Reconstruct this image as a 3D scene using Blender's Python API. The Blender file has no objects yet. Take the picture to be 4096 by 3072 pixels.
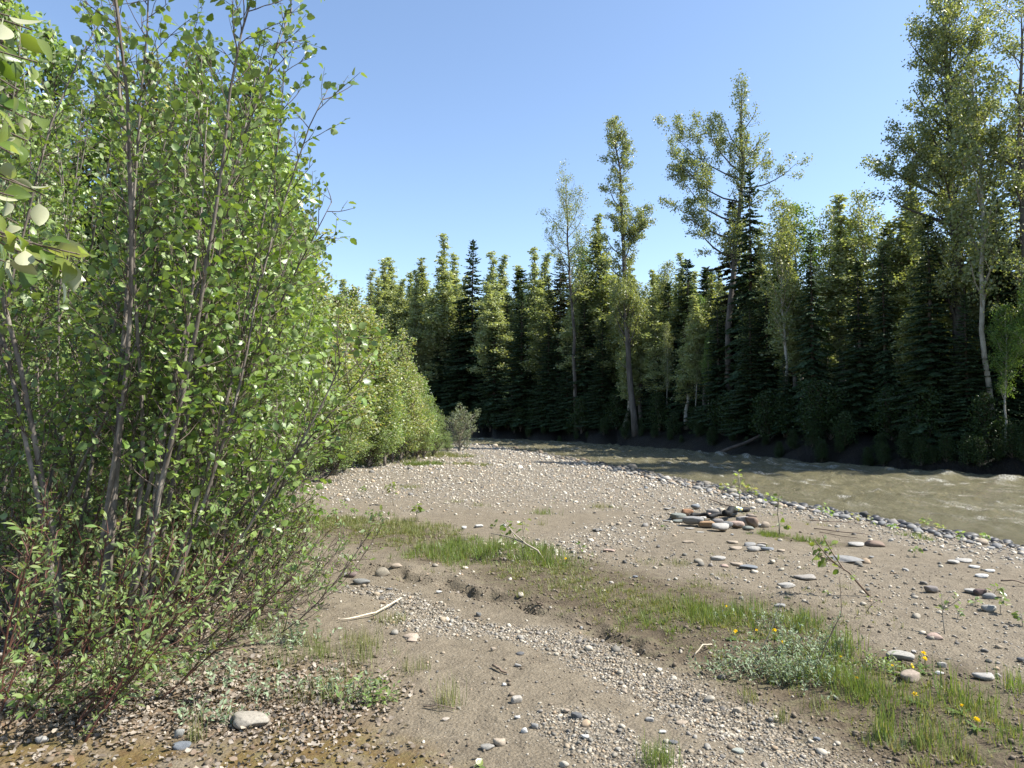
import bpy, math
import numpy as np
from mathutils import Vector, Matrix, Euler

# ------------------------------------------------------------ camera, sky, sun, exposure
SC = bpy.context.scene
COL = SC.collection
CAMZ = 1.6
PITCH = math.radians(2.54)
FPX = 700.0
cam = bpy.data.cameras.new('camera')
cam.sensor_width = 36.0
cam.lens = FPX / 1024 * 36
cam.clip_start = 0.05
cam.clip_end = 3000
camo = bpy.data.objects.new('camera', cam)
camo.location = (0, 0, CAMZ)
camo.rotation_euler = (math.pi / 2 + PITCH, 0, 0)
COL.objects.link(camo)
SC.camera = camo

SUN_EL = math.radians(50)
SUN_AZ = math.radians(93)          # clockwise from +Y (the view direction) towards +X
world = bpy.data.worlds.new("World")
SC.world = world
world.use_nodes = True
wn = world.node_tree.nodes
wl = world.node_tree.links
wn.clear()
sky = wn.new('ShaderNodeTexSky')
sky.sky_type = 'NISHITA'
sky.sun_disc = False
sky.sun_elevation = SUN_EL
sky.sun_rotation = SUN_AZ
sky.altitude = 700
sky.air_density = 1.0
sky.dust_density = 0.9
sky.ozone_density = 1.3
bgn = wn.new('ShaderNodeBackground')
bgn.inputs['Strength'].default_value = 0.11
won = wn.new('ShaderNodeOutputWorld')
wl.new(sky.outputs[0], bgn.inputs[0])
wl.new(bgn.outputs[0], won.inputs[0])

sun = bpy.data.lights.new('sun', 'SUN')
sun.energy = 5.0
sun.angle = math.radians(0.53)
sun.color = (1.0, 0.955, 0.88)
suno = bpy.data.objects.new('sun', sun)
sd = Vector((math.sin(SUN_AZ) * math.cos(SUN_EL), math.cos(SUN_AZ) * math.cos(SUN_EL), math.sin(SUN_EL)))
suno.rotation_euler = (-sd).to_track_quat('-Z', 'Y').to_euler()
suno.location = sd * 60
COL.objects.link(suno)

SC.view_settings.view_transform = 'Standard'
SC.view_settings.look = 'None'
SC.view_settings.gamma = 1
SC.view_settings.exposure = 1.29
SC.view_settings.use_curve_mapping = False
try:
    SC.cycles.max_bounces = 7
    SC.cycles.diffuse_bounces = 2
    SC.cycles.glossy_bounces = 2
    SC.cycles.transmission_bounces = 3
    SC.cycles.transparent_max_bounces = 4
except Exception:
    pass

# ------------------------------------------------------------ helpers: objects and tags
R = np.random.default_rng(7)


def tag(o, label=None, cat=None, group=None, kind=None):
    if label: o['label'] = label
    if cat: o['category'] = cat
    if group: o['group'] = group
    if kind: o['kind'] = kind
    return o


def link(name, me, parent=None, mat=None):
    o = bpy.data.objects.new(name, me)
    if mat is not None and me is not None and not me.materials:
        me.materials.append(mat)
    if parent is not None: o.parent = parent
    COL.objects.link(o)
    return o


def thing(name, loc, label, cat, group=None, rz=0.0, scale=1.0):
    o = bpy.data.objects.new(name, None)
    o.empty_display_size = 0.2
    o.location = loc
    o.rotation_euler = (0, 0, rz)
    o.scale = (scale,) * 3 if not hasattr(scale, '__len__') else scale
    COL.objects.link(o)
    return tag(o, label, cat, group)


def copy_thing(root, loc, rz, scale, label, group=None):
    r = root.copy()
    COL.objects.link(r)
    r.location = loc
    r.rotation_euler = (0, 0, rz)
    r.scale = (scale,) * 3 if not hasattr(scale, '__len__') else scale
    r['label'] = label
    if group: r['group'] = group
    elif 'group' in r: del r['group']
    for ch in list(root.children):
        c = ch.copy()
        COL.objects.link(c)
        c.parent = r
    return r


class Geo:
    """collects vertices and faces (quads and triangles) and builds one mesh"""
    def __init__(s):
        s.v = []; s.t = []; s.q = []; s.n = 0; s.c = []

    def add(s, v, tris=None, quads=None, col=None):
        v = np.asarray(v, float).reshape(-1, 3)
        if tris is not None and len(tris): s.t.append(np.asarray(tris, int).reshape(-1, 3) + s.n)
        if quads is not None and len(quads): s.q.append(np.asarray(quads, int).reshape(-1, 4) + s.n)
        s.v.append(v)
        if col is not None:
            col = np.asarray(col, float)
            if col.ndim == 1: col = np.tile(col, (len(v), 1))
            s.c.append(col)
        s.n += len(v)

    def mesh(s, name, smooth=False):
        me = bpy.data.meshes.new(name)
        if not s.v: return me
        V = np.concatenate(s.v)
        T = np.concatenate(s.t) if s.t else np.zeros((0, 3), int)
        Q = np.concatenate(s.q) if s.q else np.zeros((0, 4), int)
        me.vertices.add(len(V))
        me.vertices.foreach_set('co', V.astype(np.float32).ravel())
        loops = np.concatenate([T.ravel(), Q.ravel()]).astype(np.int32)
        me.loops.add(len(loops))
        me.loops.foreach_set('vertex_index', loops)
        st = np.concatenate([np.arange(len(T)) * 3, len(T) * 3 + np.arange(len(Q)) * 4]).astype(np.int32)
        me.polygons.add(len(st))
        me.polygons.foreach_set('loop_start', st)
        if smooth: me.polygons.foreach_set('use_smooth', np.ones(len(st), bool))
        if s.c:
            C = np.concatenate(s.c)
            a = me.color_attributes.new('tint', 'FLOAT_COLOR', 'POINT')
            C4 = np.ones((len(C), 4)); C4[:, :C.shape[1]] = C
            a.data.foreach_set('color', C4.astype(np.float32).ravel())
        me.update(calc_edges=True)
        return me


def tube(g, pts, rad, sides=6, cap=True):
    pts = np.asarray(pts, float); rad = np.asarray(rad, float)
    n = len(pts)
    d = np.gradient(pts, axis=0)
    d /= np.linalg.norm(d, axis=1)[:, None] + 1e-9
    ref = np.array([0.0, 0, 1]) if abs(d[0, 2]) < 0.9 else np.array([0.0, 1, 0])
    a = np.cross(d, ref); a /= np.linalg.norm(a, axis=1)[:, None] + 1e-9
    b = np.cross(d, a)
    th = np.arange(sides) * 2 * math.pi / sides
    ring = a[:, None, :] * np.cos(th)[None, :, None] + b[:, None, :] * np.sin(th)[None, :, None]
    v = pts[:, None, :] + ring * rad[:, None, None]
    i = np.arange(n - 1)[:, None] * sides; j = np.arange(sides)[None, :]; k = (j + 1) % sides
    q = np.stack([i + j, i + k, i + sides + k, i + sides + j], -1).reshape(-1, 4)
    v = v.reshape(-1, 3)
    t = None
    if cap:
        v = np.concatenate([v, pts[-1:], pts[:1]])
        jj = np.arange(sides); kk = (jj + 1) % sides; o = (n - 1) * sides
        t = np.concatenate([np.stack([o + jj, o + kk, np.full(sides, n * sides)], -1),
                            np.stack([kk, jj, np.full(sides, n * sides + 1)], -1)])
    g.add(v, t, q)


def nrm(a):
    a = np.asarray(a, float)
    return a / (np.linalg.norm(a, axis=-1, keepdims=True) + 1e-9)


def frames(d, nvec):
    """rotation matrices whose y axis is d and whose z axis is close to nvec"""
    d = nrm(d); x = nrm(np.cross(d, nvec)); z = np.cross(x, d)
    return np.stack([x, d, z], -1)


def inst(g, tv, tt, tq, M, P, S, cols=None):
    """join copies of a template: M (n,3,3), P (n,3), S (n,) or (n,3)"""
    S = np.asarray(S, float)
    if S.ndim == 1: S = S[:, None] * np.ones(3)
    n = len(P); k = len(tv)
    v = np.einsum('nij,nkj->nki', M, tv[None] * S[:, None, :]) + P[:, None, :]
    off = (np.arange(n) * k)[:, None, None]
    t = (np.asarray(tt)[None] + off).reshape(-1, 3) if tt is not None and len(tt) else None
    q = (np.asarray(tq)[None] + off).reshape(-1, 4) if tq is not None and len(tq) else None
    c = np.repeat(cols, k, axis=0) if cols is not None else None
    g.add(v.reshape(-1, 3), t, q, c)


def hsh(ix, iy, s):
    h = (ix * 374761393 + iy * 668265263 + s * 2147483647) & 0xffffffff
    h = ((h ^ (h >> 13)) * 1274126177) & 0xffffffff
    return ((h ^ (h >> 16)) & 0xffff) / 65535.0


def vnoise(x, y, s=0):
    x = np.asarray(x, float); y = np.asarray(y, float)
    ix = np.floor(x).astype(np.int64); iy = np.floor(y).astype(np.int64)
    fx = x - ix; fy = y - iy
    fx = fx * fx * (3 - 2 * fx); fy = fy * fy * (3 - 2 * fy)
    a = hsh(ix, iy, s); b = hsh(ix + 1, iy, s); c = hsh(ix, iy + 1, s); d = hsh(ix + 1, iy + 1, s)
    return (a + (b - a) * fx) * (1 - fy) + (c + (d - c) * fx) * fy


def fbm(x, y, o=3, s=0):
    t = 0; a = 0.5; n = 0
    for i in range(o):
        t = t + a * vnoise(x * 2 ** i + 17.3 * i, y * 2 ** i - 9.1 * i, s + i); n += a; a *= 0.5
    return t / n


def sstep(a, b, x):
    t = np.clip((x - a) / (b - a), 0, 1)
    return t * t * (3 - 2 * t)


# ------------------------------------------------------------ the lie of the land
NEAR = np.array([(30, -60), (22, -30), (14.5, 0), (11.2, 7), (9.1, 12.5), (7.5, 19), (5.6, 29), (2.2, 42), (-2, 56), (-10, 66), (-25, 74), (-60, 80), (-260, 95)], float) * 0.848
FAR = np.array([(52, -60), (42, -30), (31, 0), (24, 14), (19, 26), (14, 36), (9.9, 50), (4, 62), (-2.6, 70), (-15, 80), (-30, 87), (-60, 93), (-260, 108)], float) * 0.848
WZ = -0.35


def pdist(x, y, L):
    best = np.full(np.shape(x), 1e9); sgn = np.ones(np.shape(x))
    for (ax, ay), (bx, by) in zip(L[:-1], L[1:]):
        ux, uy = bx - ax, by - ay; l2 = ux * ux + uy * uy
        t = np.clip(((x - ax) * ux + (y - ay) * uy) / l2, 0, 1)
        dx = x - ax - t * ux; dy = y - ay - t * uy
        d = np.hypot(dx, dy)
        s = np.where(ux * dy - uy * dx < 0, 1.0, -1.0)      # right side of the direction is positive
        m = d < best
        best = np.where(m, d, best); sgn = np.where(m, s, sgn)
    return best * sgn


def pix_dir(px, py):
    du = px * 0.46293 - 512; dv = 384 - py * 0.46293
    c, s = math.cos(PITCH), math.sin(PITCH)
    return np.array([du, -s * dv + c * FPX, c * dv + s * FPX])


def height(x, y):
    x = np.asarray(x, float); y = np.asarray(y, float)
    dn = pdist(x, y, NEAR); df = -pdist(x, y, FAR)
    wob = (fbm(x * 0.5, y * 0.5, 2, 3) - 0.5) * 0.9
    t = np.maximum(-(dn + wob * 0.6), 0)
    bar = WZ - 0.04 + 0.39 * (1 - np.exp(-t / (0.35 + 0.19 * np.clip(y, 5, 60))))
    bar = bar + (fbm(x * 0.35, y * 0.35, 3, 11) - 0.5) * 0.10 * sstep(1, 5, t)
    near = sstep(22, 8, np.hypot(x, y))
    bar = bar + (fbm(x * 2.3, y * 2.3, 3, 5) - 0.5) * 0.035 * near * sstep(0.5, 3, t)
    bar = bar + (fbm(x * 9, y * 9, 3, 8) - 0.5) * 0.022 * near
    # silty runnel in the foreground, with a low eroded lip on its far side
    run = capsule(x, y, RUN, 0.55, 0.5)
    bar = bar - 0.05 * run
    jit = (fbm(x * 4, y * 4, 2, 71) - .5) * .22
    lip = capsule(x + jit, y + jit, LIP, 0.07, 0.1) + capsule(x + jit, y + jit, LIP2, 0.05, 0.08)
    bar = bar - lip * 0.05 * sstep(.3, .6, fbm(x * 2.5, y * 2.5, 2, 72)) + capsule(x + jit, y + jit + -.16, LIP, 0.09, 0.12) * 0.03
    bar = bar + run * 0.007 * np.sin((y * 1.0 + x * .55 + fbm(x, y, 2, 73) * .5) * 42) * sstep(.4, .6, fbm(x * .9, y * .9, 2, 74))
    bed = WZ - 0.05 - 0.5 * (1 - np.exp(-np.maximum(dn + wob * 0.6, 0) / 1.2))
    h = np.where(dn + wob * 0.6 > 0, bed, bar)
    tf = -df + (fbm(x * 0.7, y * 0.7, 2, 21) - 0.5) * 1.2
    bank = WZ - 0.3 + 1.5 * (1 - np.exp(-np.maximum(tf + 0.3, 0) / 1.1)) + (fbm(x * 0.3, y * 0.3, 3, 31) - 0.4) * 0.5 * sstep(0, 4, tf)
    h = np.where(df < 0, np.maximum(h, bank), h)
    return h


def capsule(x, y, pts, hw, soft):
    d = np.full(np.shape(x), 1e9)
    pts = np.asarray(pts)
    if len(pts) == 1: d = np.hypot(x - pts[0, 0], y - pts[0, 1])
    for (ax, ay), (bx, by) in zip(pts[:-1], pts[1:]):
        ux, uy = bx - ax, by - ay; l2 = ux * ux + uy * uy + 1e-9
        t = np.clip(((x - ax) * ux + (y - ay) * uy) / l2, 0, 1)
        d = np.minimum(d, np.hypot(x - ax - t * ux, y - ay - t * uy))
    return sstep(hw + soft * 0.5, hw - soft * 0.5, d)


def flat(px, py, z=0.0):
    d = pix_dir(px, py); k = (z - CAMZ) / d[2]
    return d[0] * k, d[1] * k


def G(px, py):
    """the point of the ground seen at a point of the photograph"""
    d = pix_dir(px, py); d = d / d[1]
    ys = np.concatenate([np.arange(1.5, 14, 0.02), np.arange(14, 90, 0.1)])
    X = d[0] * ys; Z = CAMZ + d[2] * ys
    hh = height(X, ys)
    i = np.argmax(Z < hh)
    if Z[i] >= hh[i]: i = len(ys) - 1
    return float(X[i]), float(ys[i]), float(hh[i])


def A(px, py, Y):
    d = pix_dir(px, py); return d[0] / d[1] * Y, Y, CAMZ + d[2] / d[1] * Y


def FL(*p): return [flat(a, b) for a, b in p]


LIP = FL((700, 1212), (870, 1232), (1010, 1268), (1150, 1300), (1290, 1352), (1400, 1390))
LIP2 = FL((1900, 1520), (2000, 1560), (2080, 1600))
RUN = FL((700, 1230), (950, 1290), (1250, 1350), (1500, 1450), (1800, 1580), (2150, 1720))


def zones(x, y):
    w = (fbm(x * 1.1, y * 1.1, 3, 41) - 0.5)
    xx = x + w * 0.8 * np.clip(y / 8, 0.4, 2.0); yy = y + (fbm(x * 1.1 + 40, y * 1.1, 3, 42) - 0.5) * 0.9 * np.clip(y / 8, 0.4, 3)
    dn = pdist(x, y, NEAR)
    z = {}
    cob = sstep(11.0, 14.5, yy) * sstep(-1.4, -2.3, -yy * 0) if False else sstep(10.8, 14.0, yy + w * 3)
    cob = np.maximum(cob, sstep(-3.4, -1.6, dn + w * 1.5))
    cob = np.maximum(cob, 0.75 * capsule(xx, yy, FL((1250, 1075), (1450, 1100), (1250, 1170), (1100, 1175)), 0.7, 0.8))
    fine = capsule(xx, yy, FL((800, 1262), (950, 1310)), 0.13, 0.2)
    fine = np.maximum(fine, capsule(xx, yy, FL((930, 1330), (1130, 1365), (1300, 1400)), 0.22, 0.25))
    fine = np.maximum(fine, capsule(xx, yy, FL((1300, 1400), (1450, 1470), (1700, 1560), (1950, 1650)), 0.27, 0.3))
    fine = np.maximum(fine, 0.8 * capsule(xx, yy, FL((1290, 1560), (1330, 1600)), 0.22, 0.2))
    fine = np.maximum(fine, 0.75 * capsule(xx, yy, FL((1500, 1640), (1950, 1700)), 0.22, 0.3))
    fine = np.maximum(fine, 0.35 * capsule(xx, yy, FL((1300, 1200), (1800, 1230), (2150, 1400)), 0.9, 1.0) * 0.4)
    green = capsule(xx, yy, FL((950, 1190), (1130, 1200)), 0.5, 0.5)
    green = np.maximum(green, 0.95 * capsule(xx, yy, FL((1180, 1235), (1450, 1330), (1650, 1380), (1850, 1460), (2180, 1600)), 0.72, 0.6))
    green = np.maximum(green, 0.6 * capsule(xx, yy, FL((1450, 1270), (1750, 1330)), 0.35, 0.4))
    green = np.maximum(green, 0.9 * capsule(xx, yy, FL((680, 1130), (900, 1165)), 0.6, 0.6))
    green = np.maximum(green, 0.8 * capsule(xx, yy, FL((1640, 1145), (1780, 1165)), 0.22, 0.25))
    left = sstep(-3.4, -4.4, xx + 0 * yy) * sstep(14, 10, -(-yy)) * 0
    thick = capsule(xx, yy, [(-4.6, 9), (-6.5, 16), (-6.8, 22), (-5.2, 30), (-5.0, 40)], 1.4, 1.0)
    moss = capsule(xx, yy, FL((-100, 1640), (350, 1680), (700, 1600), (950, 1690)), 0.26, 0.35)
    litter = capsule(xx, yy, FL((-300, 1450), (250, 1520), (480, 1500), (640, 1500)), 0.55, 0.6)
    litter = np.maximum(litter, capsule(xx, yy, [(-3.6, 3.0), (-3.4, 6.5), (-4.5, 9)], 1.4, 0.9))
    shore_dark = sstep(-1.15, -0.25, dn + w * 0.5)  # band at the waterline where ground and stones turn darker and smoother
    z['cob'] = np.clip(cob * (1 - green * 0.6) * (1 - thick), 0, 1)
    z['fine'] = np.clip(fine * (1 - green), 0, 1)
    z['green'] = np.clip(np.maximum(green, thick * 0.8), 0, 1)
    z['moss'] = moss; z['litter'] = np.clip(litter, 0, 1); z['shore_dark'] = shore_dark
    z['dn'] = dn
    return z


# ------------------------------------------------------------ materials
def newmat(name):
    m = bpy.data.materials.new(name); m.use_nodes = True
    nt = m.node_tree; nt.nodes.clear()
    out = nt.nodes.new('ShaderNodeOutputMaterial')
    return m, nt, out


def N(nt, t, **kw):
    n = nt.nodes.new(t)
    for k, v in kw.items():
        if k.startswith('i_'): n.inputs[k[2:].replace('_', ' ')].default_value = v
        else: setattr(n, k, v)
    return n


def noise(nt, scale, det=3, rough=0.6, co=None):
    n = N(nt, 'ShaderNodeTexNoise'); n.inputs['Scale'].default_value = scale
    n.inputs['Detail'].default_value = det; n.inputs['Roughness'].default_value = rough
    if co is not None: nt.links.new(co, n.inputs['Vector'])
    return n


def ramp(nt, fac, stops):
    r = N(nt, 'ShaderNodeValToRGB'); e = r.color_ramp.elements
    while len(e) < len(stops): e.new(0.5)
    for el, (p, c) in zip(e, stops):
        el.position = p; el.color = (*c, 1) if len(c) == 3 else c
    nt.links.new(fac, r.inputs[0]); return r


def mix(nt, fac, a, b, mode='MIX'):
    m = N(nt, 'ShaderNodeMix', data_type='RGBA', blend_type=mode)
    for s, v in ((m.inputs[0], fac), (m.inputs[6], a), (m.inputs[7], b)):
        if hasattr(v, 'is_linked'): nt.links.new(v, s)
        elif isinstance(v, (int, float)): s.default_value = v
        else: s.default_value = (*v, 1)
    return m.outputs[2]


def math_(nt, op, a, b=None, clamp=False):
    m = N(nt, 'ShaderNodeMath', operation=op, use_clamp=clamp)
    for s, v in ((m.inputs[0], a), (m.inputs[1], b)):
        if v is None: continue
        if hasattr(v, 'is_linked'): nt.links.new(v, s)
        else: s.default_value = v
    return m.outputs[0]


def rand_island(nt):
    g = N(nt, 'ShaderNodeNewGeometry'); o = N(nt, 'ShaderNodeObjectInfo')
    return math_(nt, 'FRACT', math_(nt, 'ADD', g.outputs['Random Per Island'], o.outputs['Random']))


def leaf_mat(name, cols, back=None, trans=0.4, rough=0.4, spec=0.35, tcol=1.25, val=0.25):
    """cols: list of colours picked at random leaf by leaf; back: underside colour"""
    m, nt, out = newmat(name)
    r = rand_island(nt)
    st = [(i / max(len(cols) - 1, 1), c) for i, c in enumerate(cols)]
    c = ramp(nt, r, st).outputs[0]
    r2 = math_(nt, 'FRACT', math_(nt, 'MULTIPLY', r, 37.7))
    c = mix(nt, 1.0, c, ramp(nt, r2, [(0, (1 - val,) * 3), (1, (1 + val * 0.0,) * 3)]).outputs[0], 'MULTIPLY')
    front = c
    if back is not None:
        g = N(nt, 'ShaderNodeNewGeometry')
        c = mix(nt, g.outputs['Backfacing'], c, back)
    p = N(nt, 'ShaderNodeBsdfPrincipled')
    nt.links.new(c, p.inputs['Base Color'])
    p.inputs['Roughness'].default_value = rough
    p.inputs['Specular IOR Level'].default_value = spec
    t = N(nt, 'ShaderNodeBsdfTranslucent')
    tc = mix(nt, 1.0, front, (1.25 * tcol, 1.2 * tcol, 0.55 * tcol), 'MULTIPLY')
    nt.links.new(tc, t.inputs[0])
    ms = N(nt, 'ShaderNodeMixShader'); ms.inputs[0].default_value = trans
    nt.links.new(p.outputs[0], ms.inputs[1]); nt.links.new(t.outputs[0], ms.inputs[2])
    nt.links.new(ms.outputs[0], out.inputs[0])
    return m


def simple_mat(name, stops, scale=8, det=4, rough=0.85, bump=0.3, bdist=0.01, stretch=None, spec=0.3, objrand=0.0, tint=False):
    m, nt, out = newmat(name)
    tc = N(nt, 'ShaderNodeTexCoord'); co = tc.outputs['Object']
    if stretch:
        mp = N(nt, 'ShaderNodeMapping'); mp.inputs['Scale'].default_value = stretch
        nt.links.new(co, mp.inputs[0]); co = mp.outputs[0]
    n = noise(nt, scale, det, 0.65, co)
    c = ramp(nt, n.outputs[0], stops).outputs[0]
    if tint:
        at = N(nt, 'ShaderNodeAttribute', attribute_name='tint')
        c = mix(nt, 1.0, c, at.outputs['Color'], 'MULTIPLY')
    if objrand:
        o = N(nt, 'ShaderNodeObjectInfo')
        c = mix(nt, 1.0, c, ramp(nt, o.outputs['Random'], [(0, (1 - objrand,) * 3), (1, (1, 1, 1))]).outputs[0], 'MULTIPLY')
    p = N(nt, 'ShaderNodeBsdfPrincipled'); nt.links.new(c, p.inputs['Base Color'])
    p.inputs['Roughness'].default_value = rough; p.inputs['Specular IOR Level'].default_value = spec
    if bump:
        b = N(nt, 'ShaderNodeBump'); b.inputs['Strength'].default_value = bump; b.inputs['Distance'].default_value = bdist
        n2 = noise(nt, scale * 3, 4, 0.7, co); nt.links.new(n2.outputs[0], b.inputs['Height'])
        nt.links.new(b.outputs[0], p.inputs['Normal'])
    nt.links.new(p.outputs[0], out.inputs[0])
    return m


M_ALDER = leaf_mat('alder_leaf', [(0.05, 0.095, 0.015), (0.125, 0.21, 0.034), (0.255, 0.35, 0.09), (0.08, 0.145, 0.022), (0.175, 0.275, 0.055)], back=(0.2, 0.27, 0.09), trans=0.3, rough=0.42, spec=0.6)
M_POPLEAF = leaf_mat('poplar_leaf', [(0.09, 0.16, 0.025), (0.14, 0.2, 0.04), (0.2, 0.24, 0.06)], back=(0.52, 0.52, 0.34), trans=0.42, rough=0.3, spec=0.5)
M_YOUNG = leaf_mat('young_poplar_leaf', [(0.15, 0.25, 0.055), (0.22, 0.33, 0.085), (0.28, 0.37, 0.12), (0.12, 0.21, 0.045)], back=(0.3, 0.34, 0.2), trans=0.4, rough=0.45)
M_YOUNGY = leaf_mat('bronze_tipped_leaf', [(0.19, 0.29, 0.065), (0.25, 0.34, 0.085), (0.17, 0.27, 0.06), (0.36, 0.31, 0.13), (0.22, 0.29, 0.08), (0.5, 0.48, 0.32)], back=(0.36, 0.38, 0.24), trans=0.4, rough=0.45)
M_WILLOW = leaf_mat('willow_leaf', [(0.12, 0.2, 0.05), (0.17, 0.26, 0.075), (0.23, 0.3, 0.11), (0.19, 0.21, 0.09)], back=(0.2, 0.25, 0.13), trans=0.38, rough=0.5)
M_GREYW = leaf_mat('grey_willow_leaf', [(0.14, 0.17, 0.09), (0.18, 0.21, 0.12)], back=(0.22, 0.25, 0.17), trans=0.3, rough=0.6)
M_COTTON = leaf_mat('cottonwood_leaf', [(0.15, 0.2, 0.06), (0.22, 0.26, 0.09), (0.28, 0.29, 0.13), (0.12, 0.17, 0.05)], back=(0.27, 0.31, 0.19), trans=0.42, rough=0.4, spec=0.4)
M_COTTONP = leaf_mat('pale_poplar_leaf', [(0.24, 0.31, 0.11), (0.32, 0.37, 0.17), (0.38, 0.4, 0.22), (0.2, 0.27, 0.1)], back=(0.34, 0.38, 0.24), trans=0.38, rough=0.4, spec=0.4)
M_BIRCH = leaf_mat('bright_green_leaf', [(0.09, 0.17, 0.04), (0.13, 0.21, 0.05), (0.16, 0.24, 0.06)], trans=0.42, rough=0.45)
M_NEEDLE = leaf_mat('spruce_needle', [(0.03, 0.058, 0.025), (0.05, 0.085, 0.036), (0.075, 0.115, 0.052)], trans=0.12, rough=0.6, spec=0.2)
M_NEEDLEB = leaf_mat('brown_tinged_needle', [(0.05, 0.05, 0.022), (0.04, 0.06, 0.025), (0.07, 0.055, 0.03)], trans=0.12, rough=0.6, spec=0.2)
M_UNDER = leaf_mat('undergrowth_leaf', [(0.022, 0.045, 0.011), (0.035, 0.065, 0.016), (0.05, 0.08, 0.02)], trans=0.2, rough=0.5)
M_GRASS = leaf_mat('grass_blade', [(0.10, 0.18, 0.032), (0.15, 0.22, 0.05), (0.2, 0.26, 0.075), (0.13, 0.17, 0.055), (0.28, 0.25, 0.14)], trans=0.35, rough=0.45)
M_GRASSD = leaf_mat('dull_grass_blade', [(0.13, 0.17, 0.05), (0.2, 0.22, 0.08), (0.3, 0.27, 0.14), (0.15, 0.21, 0.06)], trans=0.3, rough=0.55)
M_SILVER = leaf_mat('silvery_leaf', [(0.18, 0.25, 0.14), (0.27, 0.33, 0.21), (0.14, 0.21, 0.10)], trans=0.25, rough=0.6)
M_DRY = leaf_mat('dead_leaf', [(0.3, 0.25, 0.2), (0.17, 0.135, 0.10), (0.42, 0.37, 0.31), (0.10, 0.08, 0.06), (0.34, 0.29, 0.23), (0.2, 0.13, 0.08)], trans=0.12, rough=0.75, spec=0.2, val=0.4)
M_YELLOW = leaf_mat('dandelion_petal', [(0.85, 0.6, 0.012), (0.9, 0.68, 0.02)], trans=0.2, rough=0.6, val=0.1)
M_ALDBARK = simple_mat('alder_bark', [(0.3, (0.06, 0.05, 0.04)), (0.5, (0.13, 0.11, 0.09)), (0.72, (0.26, 0.23, 0.19))], 14, 5, 0.7, 0.4, 0.004, stretch=(1, 1, 0.5))
M_TWIG = simple_mat('twig_bark', [(0.3, (0.06, 0.042, 0.03)), (0.7, (0.14, 0.11, 0.085))], 12, 3, 0.7, 0, 0.002)
M_TWIGP = simple_mat('pale_twig_bark', [(0.3, (0.2, 0.17, 0.13)), (0.7, (0.33, 0.29, 0.23))], 12, 3, 0.7, 0, 0.002)
M_RED = simple_mat('red_twig_bark', [(0.3, (0.05, 0.028, 0.02)), (0.7, (0.12, 0.05, 0.034))], 9, 3, 0.5, 0, 0.002)
M_COTBARK = simple_mat('cottonwood_bark', [(0.3, (0.045, 0.038, 0.032)), (0.5, (0.095, 0.082, 0.07)), (0.75, (0.18, 0.16, 0.135))], 5, 5, 0.9, 0.8, 0.04, stretch=(1, 1, 0.25))
M_PALEBARK = simple_mat('pale_poplar_bark', [(0.25, (0.14, 0.125, 0.1)), (0.5, (0.32, 0.3, 0.25)), (0.75, (0.45, 0.43, 0.37))], 4, 4, 0.8, 0.3, 0.02, stretch=(1, 1, 0.6))
M_SPRBARK = simple_mat('spruce_bark', [(0.3, (0.05, 0.04, 0.032)), (0.7, (0.13, 0.105, 0.085))], 6, 4, 0.9, 0.5, 0.03)
M_STICK = simple_mat('weathered_stick', [(0.3, (0.4, 0.34, 0.25)), (0.7, (0.58, 0.5, 0.38))], 10, 4, 0.8, 0.3, 0.004, stretch=(1, 1, 1))
M_STICKD = simple_mat('brown_stick', [(0.3, (0.10, 0.07, 0.05)), (0.7, (0.22, 0.165, 0.12))], 12, 4, 0.8, 0.3, 0.004)
M_CHAR = simple_mat('charred_wood', [(0.3, (0.003, 0.003, 0.003)), (0.65, (0.007, 0.007, 0.007)), (0.8, (0.02, 0.018, 0.017))], 22, 4, 0.65, 0.8, 0.01)

STONE_STOPS = [(0.25, (0.72, 0.72, 0.72)), (0.5, (0.95, 0.95, 0.95)), (0.75, (1.15, 1.13, 1.1))]
M_PEB = simple_mat('river_pebble', STONE_STOPS, 30, 4, 0.8, 0.25, 0.002, tint=True)
_stone_cache = {}


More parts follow.
